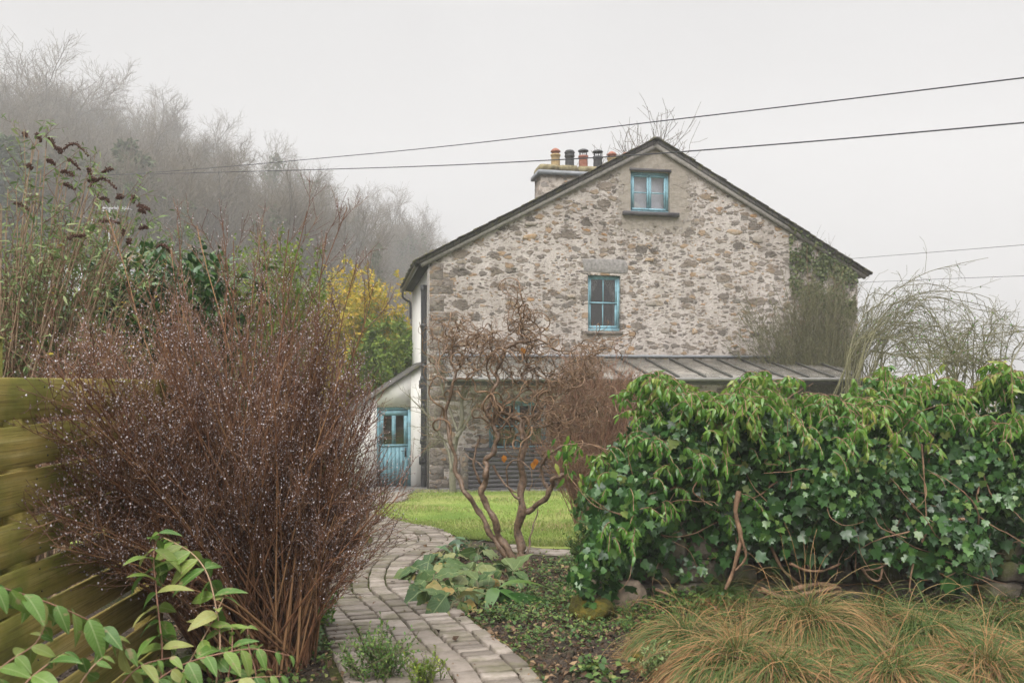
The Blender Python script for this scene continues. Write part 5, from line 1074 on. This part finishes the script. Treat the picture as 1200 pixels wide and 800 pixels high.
# ------------------------------------------------------------------ long straw coloured grass
def tussock(label, px, py, Z, n, rad, ln, out, hue, mx=0, aim=(0, -.8, 0), group='drooping grass tussocks below the wall'):
    hh = .07 + .32 * rad; Z = Z * 1.0
    for _ in range(60): Z = .5 * Z + .5 * (CZ - float(GZ((px - 600) / F * Z, Z)) - hh) / ((py - 443) / F)
    c = PX(px, py, Z); gz = float(GZ(c[0], c[1])); root = thing('grass_tussock', label, 'grass', (c[0], c[1], gz), group=None)
    n = int(n * 1.45); an = rng.random(n) * 6.283; rr = rad * 1.25 * np.sqrt(rng.random(n)) * (1 + .25 * np.sin(3 * an + rng.random() * 6)); young = rng.random(n) < .34
    st = np.stack([c[0] + rr * np.cos(an), c[1] + rr * np.sin(an) * .7, c[2] + .0 * an], 1); st[:, 2] -= rr ** 2 * .5
    d = np.stack([out * np.cos(an) + .12 * rng.normal(size=n) + aim[0], out * np.sin(an) + aim[1] + .12 * rng.normal(size=n), .05 + .3 * rng.random(n) + aim[2]], 1)
    ln_ = rng.normal(size=2) * .22; d[:, 0] += ln_[0]; d[:, 1] += .6 * ln_[1]; wild = rng.random(n) < .16; d[wild] += rng.normal(size=(int(wild.sum()), 3)) * A([.7, .5, .15]); d[young] += A([0, .15, .35]); P = grow(st, d, ln * (.5 + .7 * rng.random(n)) * np.where(young, .5, 1), 9, .075, -.27); gg = GZ(P[..., 0], P[..., 1]); P[..., 2] = np.maximum(P[..., 2], gg + .004 + .03 * rng.random((n, 1)))
    T = nrm(np.gradient(P, axis=1)); s = nrm(np.cross(T, rng.normal(size=(n, 1, 3)) * .5 + A([0, -.4, 1.]))); w = (.0017 * (1 - .8 * np.linspace(0, 1, 9)) + .0004)[None, :, None] * (.7 + .7 * rng.random((n, 1, 1)))
    V = np.stack([P - s * w, P + s * w], 2); ii = np.arange(n * 18).reshape(n, 9, 2); f = np.stack([ii[:, :-1, 0], ii[:, :-1, 1], ii[:, 1:, 1], ii[:, 1:, 0]], -1).reshape(-1, 4)
    along = np.linspace(0, 1, 9)[None]; r = np.clip(hue[0] + .06 + (hue[1] + .08 - hue[0]) * along ** .7 + .2 * rng.normal(size=(n, 1)), 0, 1); r = np.where(young[:, None], np.clip(.05 + .18 * rng.random((n, 1)) + .15 * along, 0, 1), r)
    g = MB(); g.add(V.reshape(-1, 3), f, 0, np.repeat(r.ravel(), 2)); g.build('blades', M['straw'], root); return root
tussock('straw tussock drawn to a point beneath the thick ivy stem', 851, 692, 5.85, 2600, .04, .85, .42, (.25, .8), aim=(.02, -.55, -.45))
tussock('broad round tussock with a green crown below the gnarled ivy roots', 960, 733, 5.5, 3800, .24, .62, .6, (.12, .72))
tussock('tussock gathered round dead stalks east of the broad one', 1036, 726, 5.5, 3200, .14, .66, .6, (.15, .75), aim=(.05, -.7, -.1))
tussock('widest tussock with bright green crown at the east edge', 1112, 742, 5.3, 3800, .26, .6, .65, (.1, .68))
tussock('low green and tan tussock beside the small mossy stone', 806, 748, 5.3, 2300, .16, .42, .7, (.08, .6))
tussock('pale tussock in front of the pointed one, nearest the soil', 858, 776, 4.95, 2800, .18, .5, .6, (.25, .85))
tussock('foremost straw tussock at the bottom of the bank, under the broad one', 935, 795, 4.7, 3400, .22, .5, .6, (.35, .9))
tussock('foremost straw tussock below the stalks, beside the widest one', 1050, 795, 4.65, 3400, .24, .5, .6, (.35, .92))
tussock('straw tussock at the foot of the bank in the east corner', 1170, 790, 4.6, 3400, .24, .5, .6, (.3, .85))
tussock('dark green tussock pressed against the wall foot at the east edge', 1190, 735, 5.7, 2000, .2, .45, .6, (.05, .5))
mb = MB(); N = 12000; x = rng.uniform(.75, 4.3, N); y = rng.uniform(3.6, 6.1, N); k = x > 1.0 + .35 * np.sin(y * 3) + .3 * rng.normal(size=N) + np.maximum(0, 4.6 - y) * .1
x, y = x[k], y[k]; st = np.stack([x, y, GZ(x, y)], 1); n_ = len(x)
P = grow(st, np.stack([.5 * rng.normal(size=n_), -.5 + .5 * rng.normal(size=n_), 1 + 0 * x], 1), .08 + .13 * rng.random(n_), 6, .1, -.2); P[..., 2] = np.maximum(P[..., 2], GZ(P[..., 0], P[..., 1]) + .01)
T = nrm(np.gradient(P, axis=1)); s = nrm(np.cross(T, rng.normal(size=(n_, 1, 3)))); w = (.0024 * (1 - .8 * np.linspace(0, 1, 6)) + .0004)[None, :, None]
V = np.stack([P - s * w, P + s * w], 2); ii = np.arange(n_ * 12).reshape(n_, 6, 2); mb.add(V.reshape(-1, 3), np.stack([ii[:, :-1, 0], ii[:, :-1, 1], ii[:, 1:, 1], ii[:, 1:, 0]], -1).reshape(-1, 4), 0, np.repeat(np.clip(rng.beta(1.3, 2.0, n_) - .2 * (y - 5), 0, 1), 12))
tag(mb.build('long_grass', M['straw']), 'long tan and green grass matted between the tussocks', 'grass', kind='stuff')

# ------------------------------------------------------------------ planting beds
def path_dist(x, y):
    d = np.full(len(x), 9.)
    for C in (PC, BR):
        for i in range(0, len(C), 3): d = np.minimum(d, np.hypot(x - C[i, 0], y - C[i, 1]))
    return d
def bed_points(N, x0, x1, y0, y1, clear=.56):
    x = rng.uniform(x0, x1, N); y = rng.uniform(y0, y1, N); k = path_dist(x, y) > clear
    return x[k], y[k]
mb = MB()
for (N, a) in ((9000, (-.7, 1.3, 3.8, 9.2, .52)), (3500, (-3, -.9, 3.2, 8.0, .5)), (1500, (.8, 4.5, 5.6, 6.5, .5)), (420, (-2, 1, 3.6, 12, .0)), (700, (-1.3, .6, 3.8, 9, .42))):
    x, y = bed_points(N, *a); y = np.where(y > 0, y, 0); q = np.stack([x, y, GZ(x, y) + .012 + .03 * rng.random(len(x)) ** 2 + (.03 if N in (420, 700) else 0)], 1)
    leaves(mb, t_ovate(.6, .2, .35, 3), q, rng.normal(size=q.shape) * A([1, 1, .25]), A([0, 0, 1]) + .6 * rng.normal(size=q.shape), (.014 + .045 * rng.random(len(x)) ** 2.2), 0)
tag(mb.build('leaf_litter', M['litter']), 'brown leaf litter scattered over the soil', 'leaf litter', kind='stuff')
mb = MB()
for k in range(1500):                                    # clods of earth
    x, y = rng.uniform(-.6, 1.2), rng.uniform(3.9, 8.8)
    if path_dist(A([x]), A([y]))[0] < .56: continue
    s = .008 + .022 * rng.random() ** 2; lump(mb, (x, y, float(GZ(x, y)) + s * .3), (s, s, s * .7), k, 0, (7, 5), .3, .8)
for k in range(900):
    x, y = rng.uniform(-2.6, -1.1), rng.uniform(3.4, 6.0)
    if path_dist(A([x]), A([y]))[0] < .56: continue
    s = .008 + .02 * rng.random() ** 2; lump(mb, (x, y, float(GZ(x, y)) + s * .3), (s, s, s * .7), k, 0, (7, 5), .3, .8)
tag(mb.build('soil_clods', M['soil'], smooth=True), 'crumbs and clods of dark earth', 'soil', kind='stuff')
mb = MB()                                                 # low weeds
def weed_patch(px, py, n, spread, sc, mi=0, h=.05):
    c = GP(px, py); 
    for k in range(n):
        p = c + A([rng.normal() * spread, rng.normal() * spread * 1.3, 0])
        if path_dist(p[:1], p[1:2])[0] < .55: continue
        p[2] = float(GZ(p[0], p[1])); m_ = int(rng.integers(6, 14)); an = rng.random(m_) * 6.283; q = p + np.stack([.03 * np.cos(an), .03 * np.sin(an), h * rng.random(m_)], 1) * (.5 + rng.random())
        leaves(mb, t_ovate(.6, .1, .3, 4), q, np.stack([np.cos(an), np.sin(an), .5 + .5 * rng.normal(size=m_)], 1), A([0, 0, 1]) + .35 * rng.normal(size=q.shape), sc * (.5 + .8 * rng.random(m_)), mi)
for px_, py_, n_, s_ in ((600, 700, 40, .16), (640, 672, 40, .2), (670, 668, 50, .2), (655, 700, 50, .2), (680, 700, 55, .2), (625, 712, 40, .16), (660, 735, 34, .18), (720, 728, 44, .2), (700, 745, 26, .18), (590, 728, 20, .1), (750, 745, 30, .16), (560, 722, 18, .10), (610, 760, 12, .1), (625, 790, 10, .08), (540, 732, 10, .08), (760, 720, 60, .22), (820, 712, 40, .2), (560, 655, 20, .12), (680, 660, 40, .2), (345, 745, 30, .16), (395, 760, 34, .14), (425, 740, 20, .1), (300, 790, 24, .16)):
    weed_patch(px_, py_, n_, s_, .022 + .016 * rng.random(), 0, .03 + .05 * rng.random())
for a in ((672, 690, 40, .16, .035), (655, 712, 26, .14, .03), (700, 650, 55, .22, .035, 0, .14), (690, 630, 35, .18, .035, 0, .2), (640, 725, 18, .14, .025), (600, 718, 24, .12, .022), (770, 705, 70, .22, .04, 0, .1), (800, 712, 50, .2, .035, 0, .08), (735, 735, 24, .15, .03), (620, 745, 14, .12, .02), (690, 760, 10, .15, .03), (560, 690, 22, .12, .03, 0, .06), (650, 665, 16, .15, .03), (700, 785, 8, .05, .05), (705, 797, 8, .05, .05), (640, 690, 20, .2, .02),
          (380, 745, 50, .18, .035), (350, 720, 30, .15, .045, 0, .12), (400, 722, 40, .14, .03), (420, 700, 12, .08, .03), (330, 780, 26, .15, .03), (1170, 705, 14, .15, .04)): weed_patch(*a)
tag(mb.build('ground_cover', M['cover'], smooth=True), 'small green weeds and seedlings on the beds', 'weeds', kind='stuff')

# limp large-leaved clump at the path edge
def big_leaves(name, label, cat, spots, mat, tm, sc, n_each, up=.35, seed=0, spread=.10):
    c0 = GP(*spots[len(spots) // 2]); root = thing(name, label, cat, c0); g = MB()
    for (px, py) in spots:
        gs = MB()
        c = GP(px, py); an = rng.random(n_each) * 6.283; p = c + np.stack([spread * np.cos(an) * rng.random(n_each), spread * np.sin(an) * rng.random(n_each), .03 + .10 * rng.random(n_each)], 1)
        d = np.stack([np.cos(an), np.sin(an) - .35, up * rng.normal(size=n_each) - .1], 1); leaves(g, tm, p, d, A([0, -.25, 1]) + .35 * rng.normal(size=p.shape), sc * (.65 + .6 * rng.random(n_each)), 0, vein=True)
        tubes(gs, np.stack([np.repeat(c[None] - A([[0, 0, .02]]), n_each, 0), (p + c) / 2 + A([0, 0, .03]), p], 1), np.full((n_each, 3), .005), 5); gs.build('leaf_stalk', M['green_twig'], root)
    g.build('leaves', mat, root, True); 
    return root
HO = t_ovate(.72, .07, .75, 9, .40); HO[0][:, 2] += .05 * np.sin(HO[0][:, 1] * 17) * np.sign(HO[0][:, 0] + 1e-9) + .04 * np.cos(HO[0][:, 1] * 23 + 9 * HO[0][:, 0])
big_leaves('wilted_plant', 'clump of limp broad green and yellowing leaves spilling onto the path', 'plant', [(508, 690), (530, 700), (520, 675), (545, 685), (555, 670), (535, 660), (560, 655), (575, 672), (515, 660), (540, 712), (590, 668), (500, 700), (515, 708), (560, 700), (575, 690), (495, 680), (505, 672), (600, 685), (525, 718)], M['hosta'], HO, .20, 9, .55)
big_leaves('dark_leaf_plant', 'small dark-leaved clump behind the limp yellowing one, at the path bend', 'plant', [(540, 640), (552, 645), (535, 650), (565, 650)], M['laurel'], t_ovate(.35, .1, .5, 5), .15, 10, .6)
big_leaves('dock_plant', 'single dock plant with long shiny green leaves in the soil', 'plant', [(582, 706)], M['laurel'], t_ovate(.36, .12, .6, 7, .45), .32, 6, .25, spread=.03)
big_leaves('strap_leaf_plant', 'upright green leaf clump at the far path edge, beside the lawn', 'plant', [(436, 598)], M['lime_leaf'], t_ovate(.4, .1, .2, 5), .34, 5, 1.2, spread=.05)

# small shrubs at the bottom of the picture
def low_bush(name, label, px, py, n, h, rad, mats, lsc, dens=9, cat='shrub'):
    c = GP(px, py); root = thing(name, label, cat, c); tg = c + np.stack([rad * rng.normal(size=n) * .6, rad * rng.normal(size=n) * .6, h * (.4 + .6 * rng.random(n))], 1)
    st = c + np.stack([rad * .5 * rng.normal(size=n), rad * .5 * rng.normal(size=n), np.full(n, -.02)], 1)
    P1 = fan(st, tg, 7, .1, .03); R1 = taper(np.full(n, .0035), np.full(n, .0015), 7); g = MB(); tubes(g, P1, R1, 5)
    a, d, r, t = spawn(P1, R1, 4, .25, .95, .6, .2); P2 = grow(a, d, .07 + .06 * rng.random(len(a)), 5, .08, .12); R2 = np.full(P2.shape[:2], .0012); tubes(g, P2, R2, 4); g.build('stems', M['green_twig'], root)
    g = MB()
    for PP, m_ in ((P1, dens * 2), (P2, dens)):
        q, d, r, t = spawn(PP, np.full(PP.shape[:2], .003), m_, .15, 1, 1.0, .25); leaves(g, t_ovate(.5, .1, .15, 4), q, d + A([0, 0, .3]), A([0, 0, 1]) + .5 * rng.normal(size=q.shape), lsc * (.6 + .7 * rng.random(len(q))))
    g.build('leaves', mats, root, True); return root
low_bush('box_seedling', 'small bright green bushy seedling at the near edge of the path', 440, 800, 42, .26, .17, M['box_leaf'], .019)
low_bush('box_seedling', 'small yellow-green sprig creeping onto the path beside the bushy seedling', 500, 805, 16, .13, .10, M['lime_leaf'], .019)
low_bush('variegated_sprig', 'small grey-green sprig between the soil and the straw grass', 772, 800, 22, .16, .07, M['pale_leaf'], .022)
low_bush('ivy_seedling', 'low ivy plant with grey-green leaves under the bare shrub', 372, 735, 16, .22, .16, M['ivy_top'], .05, 4, 'plant')

# ------------------------------------------------------------------ foreground plants with paired oval leaves
LF = t_ovate(.46, .13, .42, 8, .36)
def sprig(label, stems, sc, name='leafy_shrub', group=None):
    b = PX(*stems[0][0][1], stems[0][1]); b[2] = float(GZ(b[0], b[1])); root = thing(name, label, 'shrub', b); g = MB(); gl = MB()
    for pts3 in stems:
        pts, Z, n_, s_ = pts3; base = PX(*pts[0], Z); p = smooth_path([PX(x, y, Z + .05 * i_) for i_, (x, y) in enumerate(pts)], 26); 
        gp = p[0].copy(); gp[2] = float(GZ(gp[0], gp[1])) - .03; gp[0] -= .03
        if p[0][2] > gp[2] + .05: p = np.concatenate([smooth_path([gp, (gp + p[0]) / 2 + A([-.02, .02, 0]), p[0]], 10)[:-1], p])
        m_ = len(p); tubes(g, p[None], np.linspace(.0042, .0018, m_)[None], 6, 0)
        s0 = m_ - 26; n_ = int(n_ * 1.3); tt = np.linspace(s0 + 1, m_ - 1.01, n_); 
        for j_, t_ in enumerate(tt):
            i_ = int(t_); T = nrm(p[min(i_ + 1, m_ - 1)] - p[i_]); q = p[i_] + (t_ - i_) * (p[min(i_ + 1, m_ - 1)] - p[i_])
            side = nrm(np.cross(T, A([0, 0, 1]) if abs(T[2]) < .8 else A([0, 1, 0]))); 
            if j_ % 2 and abs(T[2]) > .6: side = nrm(np.cross(T, side))
            for sg in (-1, 1):
                d = side * sg * (.75 + .2 * rng.normal()) + T * .45 + A([0, -.1, -.45 + .25 * rng.normal()])
                leaves(gl, LF, (q + A([0, 0, .002]))[None], d[None], (A([0, -.35, 1]) + .35 * rng.normal(size=3))[None], 1.15 * s_ * sc * (.75 + .4 * rng.random()) * (1 if j_ < n_ - 2 else .6), vein=True)
    g.build('stems', M['red_twig'], root, True); gl.build('leaves', M['fore_leaf'], root, True)
sprig('arching spray of paired drooping oval leaves, nearest the fence bottom', [([(-40, 680), (0, 688), (30, 697), (62, 708), (95, 722), (125, 738), (148, 760)], 2.35, 9, 1.0), ([(-20, 800), (10, 775), (40, 755), (52, 735)], 2.4, 5, .8), ([(0, 840), (30, 800), (60, 775), (75, 765)], 2.3, 5, .85), ([(60, 860), (85, 815), (105, 785), (120, 770)], 2.4, 5, .8)], .098)
sprig('upright leafy shoots with blue-green oval leaves before the bare shrub', [([(188, 800), (190, 760), (186, 720), (182, 680), (180, 650), (186, 625)], 2.9, 10, 1.0), ([(255, 790), (258, 750), (252, 705), (242, 670), (225, 648), (205, 636), (192, 630)], 3.0, 10, .95), ([(200, 810), (225, 770), (245, 735), (262, 700)], 2.95, 6, .9)], .115)
sprig('low leafy shoots spreading over the soil at the bottom of the bare shrub', [([(150, 830), (180, 800), (215, 778), (260, 765), (300, 760), (340, 768)], 2.75, 9, .85), ([(260, 830), (268, 790), (272, 760), (272, 735)], 2.9, 6, .7), ([(300, 830), (300, 790), (292, 760), (290, 735)], 3.0, 6, .65), ([(210, 840), (240, 810), (285, 795), (330, 792)], 2.6, 7, .9), ([(120, 840), (140, 805), (165, 780), (200, 770)], 2.6, 6, .85)], .10)

# ------------------------------------------------------------------ the mist
g = MB(); g.box((-222, -42, -40), (222, 217, 66)); n = NT('mist'); v = n.n('VolumePrincipled'); v.inputs['Color'].default_value = (.965, .96, .955, 1); v.inputs['Density'].default_value = HAZE
n.link(v.outputs[0], n.out.inputs['Volume']); hz_ = g.build('haze', n.m); tag(hz_, kind='stuff', label='pale even mist filling the valley air', cat='mist')
